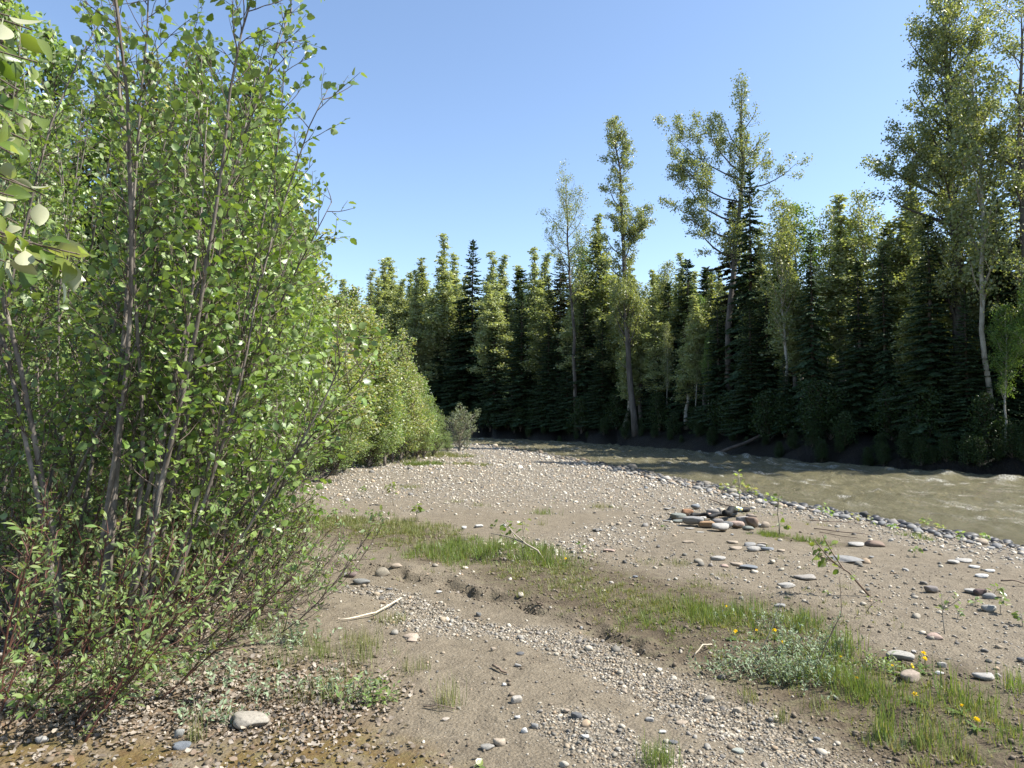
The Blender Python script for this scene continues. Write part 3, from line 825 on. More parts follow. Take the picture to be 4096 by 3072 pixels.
# the named stones of the bar: crop function, x, y of the foot, width, height ratio, colour, label
NS = [
    (cf, 460, 850, 190, .2, TAN, 'flat buff stone bedded in the sand left of the stone cluster'),
    (cf, 1230, 860, 200, .3, TAN, 'dull tan stone at the upper left of the cluster below the fire ring'),
    (cf, 1520, 905, 270, .28, GREY, 'long grey stone with an undercut dark side in the cluster below the fire ring'),
    (cf, 1310, 960, 220, .28, TAN, 'low sandy stone at the lower left of the cluster below the fire ring'),
    (cf, 1600, 990, 240, .42, PALE, 'rounded pale stone at the front of the cluster below the fire ring'),
    (cf, 1750, 920, 160, .3, PALE, 'small pale stone between the rounded one and the blue grey slab'),
    (cf, 1860, 980, 210, .3, BLUEG, 'blue grey tilted slab at the right of the cluster below the fire ring'),
    (cf, 1770, 880, 150, .25, TAN, 'tan stone at the back right of the cluster below the fire ring'),
    (cf, 2110, 1015, 140, .45, TAN, 'single round tan stone just right of the cluster'),
    (cf, 980, 1155, 240, .3, PALE, 'pale boulder with a dark left end below the cluster'),
    (cf, 1090, 1275, 140, .35, PINK, 'buff oval stone half buried in front of three pale ones'),
    (cf, 1300, 1250, 220, .3, TAN, 'smooth sandy oval stone between the buff one and the flat slab'),
    (cf, 1530, 1300, 280, .22, BLUEG, 'flat blue grey slab beside the sandy oval stone'),
    (c5, 1170, 402, 95, .28, PALE, 'pale low stone left of the brown one beyond the grass'),
    (c5, 1275, 408, 95, .38, BROWN, 'brown rounded stone beside a pale one beyond the grass'),
    (c5, 1110, 488, 180, .15, GREY, 'wide flat grey slab lying in the sand behind the leaning sapling'),
    (c5, 880, 590, 130, .2, (0.38, .35, .31), 'grey slab shaded by the leaning poplar sapling'),
    (c5, 775, 640, 90, .32, PALE, 'pale worn stone left of the leaning sapling'),
    (c5, 735, 750, 65, .28, GREY, 'flat grey stone at the upper edge of the grass clump'),
    (c5, 1720, 503, 75, .28, PALE, 'pale stone left of two others near the right edge of the bar'),
    (c5, 1780, 492, 95, .25, PALE, 'broad pale flat stone on the bar near the shore stones'),
    (c5, 1840, 528, 55, .35, WHITE, 'small whitish stone just below the broad pale flat one'),
    (c5, 1865, 578, 80, .3, WHITE, 'white oval stone on the sand near the right edge'),
    (c5, 1915, 548, 60, .3, WHITE, 'thin white stone above and right of the white oval'),
    (c5, 1600, 668, 75, .55, (0.27, .24, .22), 'dark angular rock standing alone on the sand'),
    (c5, 1825, 668, 85, .3, PALE, 'flat pale stone touching the maroon brown one'),
    (c5, 1868, 682, 62, .6, (0.16, .11, .10), 'maroon brown round stone between pale ones at the right'),
    (c5, 1925, 700, 70, .4, GREY, 'grey stone right of the maroon brown one'),
    (c5, 1905, 770, 85, .5, (0.38, .37, .34), 'lumpy grey rock below the maroon brown one'),
    (c5, 1610, 925, 80, .35, PINK, 'pinkish tan stone beside the small upright sapling'),
    (c5, 1415, 1045, 130, .36, (0.44, .42, .37), 'large grey boulder behind the dandelions at lower right'),
    (c5, 1480, 1165, 130, .42, (0.42, .34, .27), 'tan rock under the dandelion stalks at lower right'),
    (c5, 1652, 1090, 42, .75, PALE, 'small round pale stone right of the dandelions'),
    (c5, 1495, 1010, 38, .5, PALE, 'small pale stone touching the right end of the large grey boulder'),
    (c5, 1640, 1130, 45, .4, WHITE, 'small white chip below the round pale stone'),
    (c5, 1890, 1160, 115, .32, PALE, 'pale oval stone in the dark soil at the lower right'),
    (c5, 2105, 1060, 60, .5, DGREY, 'dark stone cut by the right edge of the picture'),
    (c5, 188, 1420, 80, .32, TAN, 'tan flat stone in the gravel at the lower centre'),
    (c5, 125, 1525, 62, .35, DGREY, 'dark slaty stone in the gravel at the lower centre'),
    (c5, 495, 1578, 65, .38, (0.42, .44, .38), 'pale green oval stone near the bottom edge'),
    (c5, 790, 1512, 45, .4, TAN, 'small tan stone lying alone on smooth silt'),
    (c5, 495, 1350, 45, .7, (0.5, .43, .33), 'small pointed cream stone on the gravel edge'),
    (c5, 945, 1512, 35, .5, BLUEG, 'small blue grey stone on smooth silt'),
    (c4, 465, 568, 82, .52, (0.33, .29, .22), 'round brown grey stone on the eroded silt lip'),
    (c4, 285, 578, 75, .5, (0.24, .18, .16), 'dark rough rock with a white left end on the silt'),
    (c4, 245, 575, 30, .7, WHITE, 'small white stone leaning on the dark rough rock'),
    (c4, 360, 616, 105, .32, (0.27, .27, .25), 'grey brick shaped stone lying on the silt'),
    (c4, 95, 487, 42, .5, PALE, 'small pale stone at the left of the silt flat'),
    (c4, 545, 520, 60, .3, TAN, 'flat brown stone bedded in the eroded lip'),
    (c4, 1008, 806, 32, .8, (0.2, .2, .19), 'small dark round stone on the gravel stream'),
    (c4, 930, 306, 30, .7, WHITE, 'small white stone left of a row at the back of the grass'),
    (c4, 1012, 297, 46, .4, WHITE, 'whitish stone in the middle of the row at the back of the grass'),
    (c4, 1155, 293, 32, .5, WHITE, 'small white stone at the right of the row behind the grass'),
    (c4, 790, 670, 38, .4, WHITE, 'white stone on the far side of the gravel stream'),
    (c4, 625, 928, 85, .28, (0.5, .41, .32), 'cream tan flat stone on the near silt'),
    (c4, 632, 945, 60, .25, (0.52, .42, .33), 'cream flake in front of the cream tan flat stone'),
    (c4, 1092, 1003, 34, .8, TAN, 'small tan stone at the left edge of the lower gravel'),
    (c4, 1245, 1023, 46, .42, DGREY, 'dark smooth pebble at the left of the lower gravel'),
    (c4, 1230, 1093, 44, .5, PALE, 'light knobbly stone below the dark smooth pebble'),
    (c4, 1225, 1290, 60, .75, (0.5, .46, .4), 'knobbly white stone in the middle of the foreground silt'),
    (c4, 1125, 1535, 70, .62, (0.5, .42, .32), 'tan egg shaped stone near the bottom edge'),
    (c4, 1070, 1558, 85, .35, (0.36, .34, .3), 'grey lumpy stone beside the tan egg shaped one'),
    (c4, 1330, 1442, 38, .7, GREY, 'grey pebble standing in the small gravel patch'),
    (c4, 1270, 1465, 36, .7, WHITE, 'white round pebble left of the small gravel patch'),
    (c4, 1505, 1345, 42, .6, TAN, 'tan pebble at the upper left of the gravel patch'),
    (c4, 1565, 1380, 62, .5, DGREY, 'dark stone in the gravel patch at the lower centre'),
    (c4, 1230, 1388, 34, .5, WHITE, 'white chip on the foreground silt'),
    (c4, 1497, 1655, 52, .6, (0.5, .46, .38), 'pale stone cut by the bottom edge'),
    (c4, 1612, 1490, 44, .5, WHITE, 'white stone low in the gravel patch'),
    (c4, 1980, 1402, 44, .5, PALE, 'pale pebble right of the gravel patch'),
    (c4, 2050, 1468, 40, .4, WHITE, 'white flat pebble far right of the gravel patch'),
    (c4, 1835, 1234, 34, .5, TAN, 'tan pebble on the smooth silt bank'),
    (c4, 1895, 583, 34, .5, BLUEG, 'small bluish stone among the sparse grass'),
    (c4, 1750, 435, 62, .28, PINK, 'flat pinkish stone on the fine gravel'),
    (c4, 1685, 318, 52, .3, GREY, 'grey stone on the gravel right of the grass patch'),
    (c4, 450, 670, 42, .35, PALE, 'pale flat stone near the brick shaped one'),
    (c4, 510, 655, 36, .4, DGREY, 'dark flat stone near the brick shaped one'),
    (c4, 1155, 1200, 26, .6, WHITE, 'little white pebble on bare silt'),
    (c4, 1590, 875, 18, 1.1, WHITE, 'tiny upright white stone at the head of the gravel'),
    (c4, 830, 1390, 50, .35, (0.52, .45, .37), 'pale splinter of stone on the silt left of centre'),
    (c3, 1555, 1408, 240, .36, (0.43, .39, .32), 'largest boulder of the foreground, pale and half sunk in moss'),
    (c3, 1105, 1478, 65, .9, (0.34, .34, .31), 'upright grey stone among the dead leaves'),
    (c3, 1130, 1548, 110, .4, (0.2, .22, .24), 'blue grey stone among dead leaves near the bottom edge'),
    (c3, 270, 1510, 85, .5, PALE, 'whitish stone at the lower left among dead leaves'),
    (c3, 1955, 378, 58, .45, PALE, 'pale stone beside the shrubs on the silt'),
    (c3, 2130, 478, 70, .45, (0.55, .53, .5), 'white topped stone right of the shrubs'),
]
for fn, x, y, w, h, c, lab in NS:
    k = {cf: 0.226, c4: 0.7065, c5: 0.7063, c3: 0.646}[fn] * 0.54
    p = G(*fn(x, y)); W = seenw(p, w * k)
    stone(p, W * 1.12, h * 1.25, c, lab, 0.85, 0.6 if 'angular' not in lab else 0.9, 0.26, rz=R.uniform(-0.5, 0.5), seed=int(x * 3 + y), sub=3 if w * k > 60 else 2)

# dark cobbles along the water, one by one
x, y, rg = cand(9000, seed=21, rmin=9.5, rmax=26, power=0.9, amax=37)
dn = pdist(x, y, NEAR)
keep = (dn > -1.5) & (dn < -0.05); x, y, dn = x[keep], y[keep], dn[keep]
acc = []
for i in range(len(x)):
    if len(acc) >= 285: break
    s = 0.13 + 0.16 * rg.uniform() ** 2
    if any((x[i] - a) ** 2 + (y[i] - b) ** 2 < (0.45 * (s + c)) ** 2 for a, b, c, _ in acc): continue
    acc.append((x[i], y[i], s, dn[i]))
for (a, b, s, d) in acc:
    shore_dark = d > -1.1
    c = [(0.085, .088, .092), (0.11, .112, .112), (0.07, .07, .075), (0.14, .135, .125)][rg.integers(4)] if shore_dark else [GREY, PALE, (0.25, .25, .25), TAN][rg.integers(4)]
    stone((a, b, float(height(a, b))), s, 0.5, c, 'dark rounded cobble at the edge of the river' if shore_dark else 'dry rounded cobble just above the waterline', 0.8, 0.3, 0.25,
          rz=rg.uniform(0, 3), group='dark cobbles along the water edge' if shore_dark else 'dry cobbles above the waterline', sub=1, rough=0.45 if shore_dark else 0.8, seed=int(rg.integers(1, 24)), name='cobble')
# pale stones of the right-hand bar
x, y, rg = cand(4000, seed=23, rmin=6.0, rmax=24, power=0.9, amax=37)
dn = pdist(x, y, NEAR); keep = (dn > -4.6) & (dn < -1.4); x, y = x[keep], y[keep]
acc = []
for i in range(len(x)):
    if len(acc) >= 34: break
    s = 0.07 + 0.13 * rg.uniform() ** 2
    if any((x[i] - a) ** 2 + (y[i] - b) ** 2 < (0.6 * (s + c)) ** 2 for a, b, c in acc): continue
    acc.append((x[i], y[i], s))
for a, b, s in acc:
    c = [PALE, GREY, TAN, WHITE, PALE, BLUEG][rg.integers(6)]
    stone((a, b, float(height(a, b))), s * .9, 0.42, c, 'pale rounded stone strewn between the sand and the shore cobbles', 0.85, 0.6, 0.3, rz=rg.uniform(0, 3), group='pale stones on the right side of the bar', sub=2, seed=int(rg.integers(1, 24)))


# ------------------------------------------------------------ fire place: charred wood and a can
def stick(name, pts, r0, r1, mat, label, cat='stick', group=None, sides=7, extra=None, rough=0.12):
    g = Geo(); pts = np.array(pts, float); org = pts[0].copy(); pts = pts - org
    n = max(5, len(pts) * 3)
    t = np.linspace(0, 1, n); k = np.linspace(0, 1, len(pts))
    P = np.stack([np.interp(t, k, pts[:, j]) for j in range(3)], -1)
    rg = np.random.default_rng(int(abs(org[0] * 1000)) + 5)
    P += rg.normal(0, r0 * 0.35, P.shape)
    rad = (r0 + (r1 - r0) * t) * rg.uniform(1 - rough, 1 + rough, n)
    tube(g, P, rad, sides)
    if extra:
        for (ti, d, L) in extra:
            s = np.array([np.interp(ti, t, P[:, j]) for j in range(3)]); e = s + np.array(d) * L
            mm = (s + e) / 2 + rg.normal(0, L * 0.06, 3)
            tube(g, [s, mm, e], [r0 * 0.5, r0 * 0.4, r0 * 0.15], 5)
    o = link(name, g.mesh(name, True), None, mat); o.location = org
    return tag(o, label, cat, group)


def GP(px, py, up=0.0):
    a = G(px, py); return (a[0], a[1], a[2] + up)


stick('charred_log', [GP(*cf(1130, 470), .1), GP(*cf(1290, 400), .13), GP(*cf(1520, 395), .12)], .055, .045, M_CHAR, 'thick burnt black log across the right end of the fire ring', 'log', rough=0.2)
stick('charred_log', [GP(*cf(480, 425), .07), GP(*cf(700, 425), .07), GP(*cf(850, 440), .05)], .035, .028, M_CHAR, 'thin burnt black log along the left half of the fire ring', 'log', rough=0.25)
stick('charred_log', [GP(*cf(830, 455), .05), GP(*cf(960, 425), .08), GP(*cf(1110, 415), .05)], .035, .03, M_CHAR, 'burnt black stub in the middle of the fire ring', 'log', rough=0.25)
stick('charcoal', [GP(*cf(620, 470), .02), GP(*cf(760, 480), .03)], .02, .018, M_CHAR, 'short black charcoal piece behind the orange brown stone', 'charcoal', rough=0.3)
stick('charcoal', [GP(*cf(1000, 470), .02), GP(*cf(1100, 500), .03)], .018, .014, M_CHAR, 'short black charcoal piece right of centre in the fire ring', 'charcoal', rough=0.3)


def build_can():
    p = G(*cf(1290, 470))
    t = thing('tin_can', (p[0], p[1], p[2] + 0.21), 'yellow and blue drink can lying among the charred logs in the fire ring', 'can')
    t.rotation_euler = (0, math.radians(104), math.radians(15))
    g = Geo(); k = 20; th = np.arange(k) * 2 * math.pi / k
    prof = [(0.0, .024), (.004, .031), (.012, .033), (.105, .033), (.116, .027), (.12, .0265)]
    V = np.array([[r * math.cos(a), r * math.sin(a), z] for z, r in prof for a in th])
    Q = [(i * k + j, i * k + (j + 1) % k, (i + 1) * k + (j + 1) % k, (i + 1) * k + j) for i in range(len(prof) - 1) for j in range(k)]
    g.add(V, None, Q)
    m, nt, out = newmat('printed_can')
    co = N(nt, 'ShaderNodeTexCoord').outputs['Object']
    n = noise(nt, 26, 2, 0.5, co)
    c = ramp(nt, n.outputs[0], [(0.44, (0.75, 0.62, 0.2)), (0.5, (0.2, 0.42, 0.5)), (0.58, (0.1, 0.28, 0.45)), (0.66, (0.75, 0.6, 0.25))]).outputs[0]
    pr = N(nt, 'ShaderNodeBsdfPrincipled'); nt.links.new(c, pr.inputs['Base Color']); pr.inputs['Roughness'].default_value = 0.35; pr.inputs['Metallic'].default_value = 0.2
    nt.links.new(pr.outputs[0], out.inputs[0])
    link('can_body', g.mesh('can_body', True), t, m)
    g = Geo()
    for z in (0.121, -0.001):
        g.add(np.concatenate([[[.026 * math.cos(a), .026 * math.sin(a), z] for a in th], [[0, 0, z - (0.003 if z > 0 else -.003)]]]), [(j, (j + 1) % k, k) for j in range(k)])
    m2, nt, out = newmat('can_aluminium')
    pr = N(nt, 'ShaderNodeBsdfPrincipled'); pr.inputs['Base Color'].default_value = (0.6, 0.6, 0.58, 1); pr.inputs['Metallic'].default_value = 0.9; pr.inputs['Roughness'].default_value = 0.35
    nt.links.new(pr.outputs[0], out.inputs[0])
    link('can_lid', g.mesh('can_lid', True), t, m2)


build_can()

# sticks and driftwood on the bar
stick('stick', [GP(*c4(225, 838), .02), GP(*c4(430, 803), .03), GP(*c4(575, 728), .05)], .005, .008, M_STICK, 'pale bent stick lying on silt beside the shrubs')
stick('branch', [GP(*c5(-60, 10), .05), GP(*c5(130, 42), .04), GP(*c5(330, 62), .03)], .022, .012, M_STICKD, 'brown driftwood branch on the cobbles near the river', 'stick', extra=[(.4, (.3, .5, .4), .25)])
stick('stick', [GP(*cf(830, 110), .04), GP(*cf(1100, 205), .03), GP(*cf(1400, 262), .03)], .012, .008, M_STICKD, 'thin curved dark stick on the gravel behind the fire ring')
stick('stick', [GP(*c5(900, 262), .02), GP(*c5(1080, 278), .03), GP(*c5(1210, 290), .03)], .008, .005, M_STICKD, 'thin brown stick lying right of the fire ring, farthest of three')
stick('stick', [GP(*c5(930, 312), .02), GP(*c5(1080, 335), .03), GP(*c5(1240, 352), .03)], .009, .005, M_STICKD, 'thin brown stick lying right of the fire ring, middle of three')
stick('stick', [GP(*c5(960, 330), .02), GP(*c5(1060, 350), .02), GP(*c5(1180, 368), .02)], .007, .004, M_STICKD, 'thin brown stick lying right of the fire ring, nearest of three')
stick('stick', [GP(*c5(1990, 615), .03), GP(*c5(2060, 630), .05), GP(*c5(2150, 640), .03)], .008, .006, M_STICKD, 'dark stick among pale stones at the right edge')
stick('stick', [GP(*c5(250, 1040), .02), GP(*c5(300, 1010), .06), GP(*c5(350, 985), .03)], .005, .004, M_STICK, 'dry pale twig at the left edge of the grass clump')
stick('stick', [GP(*c4(470, 1145), .02), GP(*c4(560, 1090), .05), GP(*c4(620, 1050), .1)], .0018, .0012, M_STICKD, 'thin brown twig standing out of the near silt')
stick('stick', [GP(*c4(700, 1325), .01), GP(*c4(780, 1340), .03), GP(*c4(880, 1355), .02)], .004, .003, M_STICKD, 'brown twig lying below the dry grass tuft')
stick('stick', [GP(*c4(1095, 1100), .02), GP(*c4(1140, 1125), .02), GP(*c4(1175, 1135), .01)], .009, .005, M_STICKD, 'short dark broken stick half buried in silt')
stick('stick', [GP(*c4(1340, 735), .02), GP(*c4(1380, 752), .02)], .008, .005, M_STICKD, 'short dark stick on the silt above the gravel')
stick('fallen_log', [(10.1, 34.0, -0.2), (11.4, 33.8, 0.35), (13.2, 33.6, 1.0)], .09, .05, M_SPRBARK, 'grey fallen trunk sloping from the shaded far bank to the river', 'log', sides=9)


# ------------------------------------------------------------ leaves: templates
def leaf_template(w=0.62, tip=0.12, serr=0.0, stalk=0.25, fold=0.16, droop=0.12, n=5):
    """ovate leaf of length 1 along +y with its stalk below y=0; front side is +z"""
    ys = np.linspace(0, 1, n + 2)
    prof = np.sin(np.pi * np.clip(ys, 0, 1) ** 0.72) ** 0.85 * w * 0.5
    prof[0] = 0; prof[-1] = 0
    if serr: prof[1:-1] *= 1 + serr * np.array([(-1) ** i for i in range(n)])
    zmid = -droop * ys ** 2
    mid = np.stack([0 * ys, ys, zmid], -1)
    L = np.stack([-prof, ys + 0.03, zmid + fold * prof * 1.6], -1)[1:-1]; Rr = L * np.array([-1, 1, 1])
    v = np.concatenate([mid, L, Rr]); m = n + 2
    t = []
    for i in range(n + 1):
        a, b = i, i + 1
        la = m + i - 1 if i > 0 else None; lb = m + i if i < n else None
        if la is not None and lb is not None: t += [(a, b, lb), (a, lb, la)]
        elif la is None: t += [(a, b, lb)]
        else: t += [(a, b, la)]
        ra = m + n + i - 1 if i > 0 else None; rb = m + n + i if i < n else None
        if ra is not None and rb is not None: t += [(a, rb, b), (a, ra, rb)]
        elif ra is None: t += [(a, rb, b)]
        else: t += [(a, ra, b)]
    v = list(map(tuple, v))
    if stalk:
        k = len(v); v += [(-.018, 0.01, 0), (.018, 0.01, 0), (.012, -stalk, 0.04), (-.012, -stalk, 0.04)]
        t += [(k, k + 2, k + 1), (k, k + 3, k + 2)]
        v = [(x, y + stalk, z) for x, y, z in v]
    v = np.array(v)
    # keep +z as the front
    a, b, c = v[t[0][0]], v[t[0][1]], v[t[0][2]]
    if np.cross(b - a, c - a)[2] < 0: t = [(p, r, q) for p, q, r in t]
    return v, np.array(t)


LEAF_A = leaf_template(0.78, serr=0.10, n=5)
LEAF_A2 = leaf_template(0.7, serr=0.0, n=2, stalk=0.0)
LEAF_P = leaf_template(0.66, n=6, stalk=0.45, fold=0.22, droop=0.2)
LEAF_W = leaf_template(0.36, n=3, stalk=0.05)
LEAF_Q = (np.array([(0, 0, 0), (-.36, .5, .06), (0, 1, -.05), (.36, .5, .06)], float), np.array([(0, 3, 2), (0, 2, 1)]))
LEAF_D = (np.array([(0, 0, 0), (-.3, .3, .2), (-.1, .8, -.05), (.05, 1, .25), (.35, .6, .1), (.3, .2, -.05)], float), np.array([(0, 5, 4), (0, 4, 2), (4, 3, 2), (0, 2, 1)]))


def rdir(rg, n): return nrm(rg.normal(size=(n, 3)))


# ------------------------------------------------------------ near shrubs: many stems, side shoots, twigs, single leaves
def poly(start, d, L, n, rg, up=0.0, wob=0.08, side=None):
    p = [np.array(start, float)]; d = nrm(np.array(d, float)); s = L / (n - 1)
    for _ in range(n - 1):
        d = nrm(d + np.array([0, 0, up]) / (n - 1) + rg.normal(0, wob, 3) * (1.0 if side is None else side))
        p.append(p[-1] + d * s)
    return np.array(p)


def at_(P, t):
    k = t * (len(P) - 1); i = int(min(k, len(P) - 2)); f = k - i
    return P[i] * (1 - f) + P[i + 1] * f, nrm(P[i + 1] - P[i])


def grow_shrub(seed, stems, br_gap, br_len, tw_gap, tw_len, leaf_gap, leaf_len, t0=0.1, ang=42, up=0.5, droop=0.0, leaf_up=0.8, r_twig=0.0022):
    """returns stem geo list, twig geo and arrays of leaf position, direction, normal, size"""
    rg = np.random.default_rng(seed); tg = Geo(); sg = []
    LP, LD, LN, LS = [], [], [], []
    for (ox, oy, lean, az, L, r) in stems:
        d0 = (math.sin(lean) * math.cos(az), math.sin(lean) * math.sin(az), math.cos(lean))
        P = poly((ox, oy, -0.05), d0, L, 14, rg, up * lean, 0.045)
        rad = r * (1 - np.linspace(0, 1, 14)) ** 0.8 + 0.003
        g = Geo(); tube(g, P, rad, 8 if r > 0.02 else 6); sg.append(g)
        t = t0 + rg.uniform(0, 0.05); k = rg.uniform(0, 6)
        while t < 1.0:
            s, d = at_(P, t); k += 2.4 + rg.normal(0, .5)
            a = nrm(np.cross(d, [math.cos(k), math.sin(k), 0.3])); aa = math.radians(ang + rg.normal(0, 12))
            bd = nrm(d * math.cos(aa) + a * math.sin(aa) - np.array([0, 0, droop]))
            bl = br_len * (1.15 - 0.8 * t) * rg.uniform(0.5, 1.3)
            B = poly(s, bd, bl, 6, rg, 0.25, 0.09)
            tube(tg, B, np.linspace(max(0.004, r * 0.25 * (1.1 - t)), r_twig, 6), 4, False)
            u = 0.18
            while u < 1.0:
                s2, d2 = at_(B, u)
                w = nrm(np.cross(d2, rg.normal(size=3))); a2 = math.radians(40 + rg.normal(0, 12))
                td = nrm(d2 * math.cos(a2) + w * math.sin(a2)); tl = tw_len * (1.2 - 0.6 * u) * rg.uniform(0.5, 1.4)
                T = np.array([s2, s2 + td * tl * 0.5 + rg.normal(0, tl * 0.04, 3), s2 + td * tl + [0, 0, tl * 0.08]])
                tube(tg, T, [r_twig * 1.3, r_twig, r_twig * 0.6], 3, False)
                nl = max(2, int(tl / leaf_gap + rg.uniform(0, 1)))
                for j in range(nl):
                    q, dd = at_(T, min(1.0, (j + 0.6) / nl))
                    side = nrm(np.cross(dd, rg.normal(size=3)))
                    LP.append(q); LD.append(nrm(dd * 0.75 + side * 0.8 + [0, 0, -0.15])); LS.append(leaf_len * rg.choice([.5, .75, .95, 1.15, 1.3]) * rg.uniform(.9, 1.1))
                u += tw_gap / max(bl, 0.05) * rg.uniform(0.6, 1.4)
            q, dd = at_(B, 1.0)
            for j in range(2):
                LP.append(q); LD.append(nrm(dd + rg.normal(0, 0.4, 3))); LS.append(leaf_len * rg.uniform(0.5, 0.9))
            t += br_gap / L * rg.uniform(0.6, 1.4)
    LP = np.array(LP); LD = np.array(LD); LS = np.array(LS)
    LN = nrm(np.array([0, 0, leaf_up]) + rg.normal(0, 0.65, LP.shape) + LD * 0.1)
    return sg, tg, LP, LD, LN, LS


_leafmesh = {}


def leaf_mesh(key, tpl, mat):
    if key not in _leafmesh:
        g = Geo(); g.add(tpl[0], tpl[1]); me = g.mesh('leaf', False); me.materials.append(mat); _leafmesh[key] = me
    return _leafmesh[key]


def mat4(M, P, S):
    m = Matrix.Identity(4)
    for i in range(3):
        for j in range(3): m[i][j] = float(M[i, j]) * float(S)
        m[i][3] = float(P[i])
    return m


def place_shrub(name, loc, label, cat, data, tpl, lmat, smat, tmat, nsingle=0, stem_name='stem', group=None, leafkey='a', small_tpl=None):
    t = thing(name, loc, label, cat, group)
    sg, tg, LP, LD, LN, LS = data
    for g in sg: link(stem_name, g.mesh(stem_name, True), t, smat)
    tw = link('twigs', tg.mesh('twigs', False), t, tmat); tag(tw, kind='stuff')
    M = frames(LD, LN)
    single = np.zeros(len(LP), bool)
    if nsingle:
        W = LP + np.array(loc)
        px = W[:, 0] / np.maximum(W[:, 1], 0.2) * FPX + 512; py = 415 - (W[:, 2] - CAMZ) / np.maximum(W[:, 1], 0.2) * FPX
        d = np.linalg.norm(W - np.array([0, 0, CAMZ]), axis=1)
        score = LS / d; score[(px < 5) | (px > 1019) | (py < 5) | (py > 763) | (W[:, 1] < 0.3)] = 0
        single[np.argsort(-score)[:nsingle]] = True
        me = leaf_mesh(leafkey, tpl, lmat)
        for i in np.nonzero(single)[0]:
            o = bpy.data.objects.new('leaf', me); o.parent = t; o.matrix_basis = mat4(M[i], LP[i], LS[i]); COL.objects.link(o)
    g = Geo(); m = ~single; tp = small_tpl or tpl
    inst(g, tp[0], tp[1], None, M[m], LP[m], LS[m])
    tag(link('foliage', g.mesh('foliage', False), t, lmat), kind='stuff')
    return t


def fan(rg, n, leans, spread, Ls, r, az0=0.0, azs=0.9, fall=1.0):
    out = []
    for i in range(n):
        lean = math.radians(leans[i % len(leans)] + rg.normal(0, 3))
        az = az0 + rg.normal(0, azs); 
        if lean < 0: lean = -lean; az += math.pi
        out.append((rg.normal(0, spread), rg.normal(0, spread), lean, az, Ls * (1 - .62 * min(1, lean / 1.05) * fall) * rg.uniform(0.85, 1.05), r * (1 - .5 * lean) * rg.uniform(0.55, 1.1)))
    return out


rg = np.random.default_rng(101)
AL = dict(br_gap=0.105, br_len=0.7, tw_gap=0.115, tw_len=0.18, leaf_gap=0.044, leaf_len=0.057)
b = G(210, 1415)
st = [(0, 0, .06, 0.2, 5.3, .031), (-.12, .1, .10, 0.4, 5.4, .02), (.14, .05, .15, -.1, 5.0, .019), (.1, .3, .2, .4, 4.6, .018), (.25, -.05, .28, -.2, 3.9, .017), (.3, .1, .42, .25, 3.2, .014),
      (-.25, .1, .08, 2.8, 5.2, .02), (.0, .4, .10, 1.4, 5.5, .02), (.35, .2, .58, .1, 2.6, .012), (-.2, -.05, .16, 3.3, 4.6, .017), (.1, .15, .07, .0, 5.0, .016), (.2, .25, .24, .1, 4.3, .014), (-.05, .2, .13, .6, 4.9, .015)]
place_shrub('alder', b, 'multi stemmed grey barked alder nearest on the left, filling the height of the picture', 'alder',
            grow_shrub(1, st, **AL, t0=.24), LEAF_A, M_ALDER, M_ALDBARK, M_TWIG, 300, leafkey='alder')
b = G(330, 1300)
place_shrub('alder', b, 'alder fanning rightwards just behind the nearest alder, its shoots against the sky', 'alder',
            grow_shrub(2, fan(rg, 14, [0, 4, 8, 12, 15, 30, 2, 9], .25, 5.1, .016, 0.0, .5), **AL, t0=.2), LEAF_A, M_ALDER, M_ALDBARK, M_TWIG, 300, leafkey='alder')
place_shrub('alder', (-3.25, 6.7, 0.0), 'alder with long low shoots reaching right over the silt', 'alder',
            grow_shrub(3, fan(rg, 12, [0, 4, 8, 12, 20, 38, 2, 10], .3, 4.3, .016, 0.0, .55), **AL), LEAF_A, M_ALDER, M_ALDBARK, M_TWIG, 250, leafkey='alder', small_tpl=LEAF_A2)
al4 = place_shrub('alder', (-4.3, 6.0, 0.0), 'crowded alder at the left edge behind the nearest stems', 'alder',
                  grow_shrub(4, fan(rg, 11, [-6, 4, 8, 12, 18, 24, -10, 28], .45, 5.6, .02, 0.2, .8), **AL), LEAF_A2, M_ALDER, M_ALDBARK, M_TWIG, 0)
for i, (x, y, rz, s, lab) in enumerate([(-5.2, 8.2, 1.2, 1.08, 'tall alder in the second row at the left, behind the crowded one'), (-4.1, 8.6, .3, .92, 'alder in the second row, seen between the front stems'),
                                        (-4.0, 9.8, .1, .62, 'low rounded alder at the right end of the second row'), (-6.4, 9.0, 2.4, 1.15, 'alder at the far left of the second row, mostly hidden')]):
    copy_thing(al4, (x, y, float(height(x, y)) - .02), rz, s, lab)

# red stemmed willow shrubs along the bottom left
WL = dict(br_gap=0.085, br_len=0.34, tw_gap=0.07, tw_len=0.10, leaf_gap=0.025, leaf_len=0.045, ang=32, r_twig=0.0013)
rw = place_shrub('willow_shrub', G(60, 1560), 'red stemmed willow shrub in the bottom left corner, its rods arching right', 'willow',
                 grow_shrub(11, fan(rg, 16, [20, 35, 48, 58, 66, 72, 10], .22, 1.15, .006, 0.15, .45, 0), t0=.15, **WL), LEAF_W, M_WILLOW, M_RED, M_RED, 250, leafkey='willow')
rw2 = place_shrub('willow_shrub', G(60, 1400), 'dense red stemmed willow shrub at the left edge in front of the alder trunks', 'willow',
                  grow_shrub(12, fan(rg, 22, [5, 15, 25, 38, 50, -10, 60], .3, 1.25, .006, 0.2, .8, 0), t0=.1, **WL), LEAF_W, M_WILLOW, M_RED, M_RED, 250, leafkey='willow')
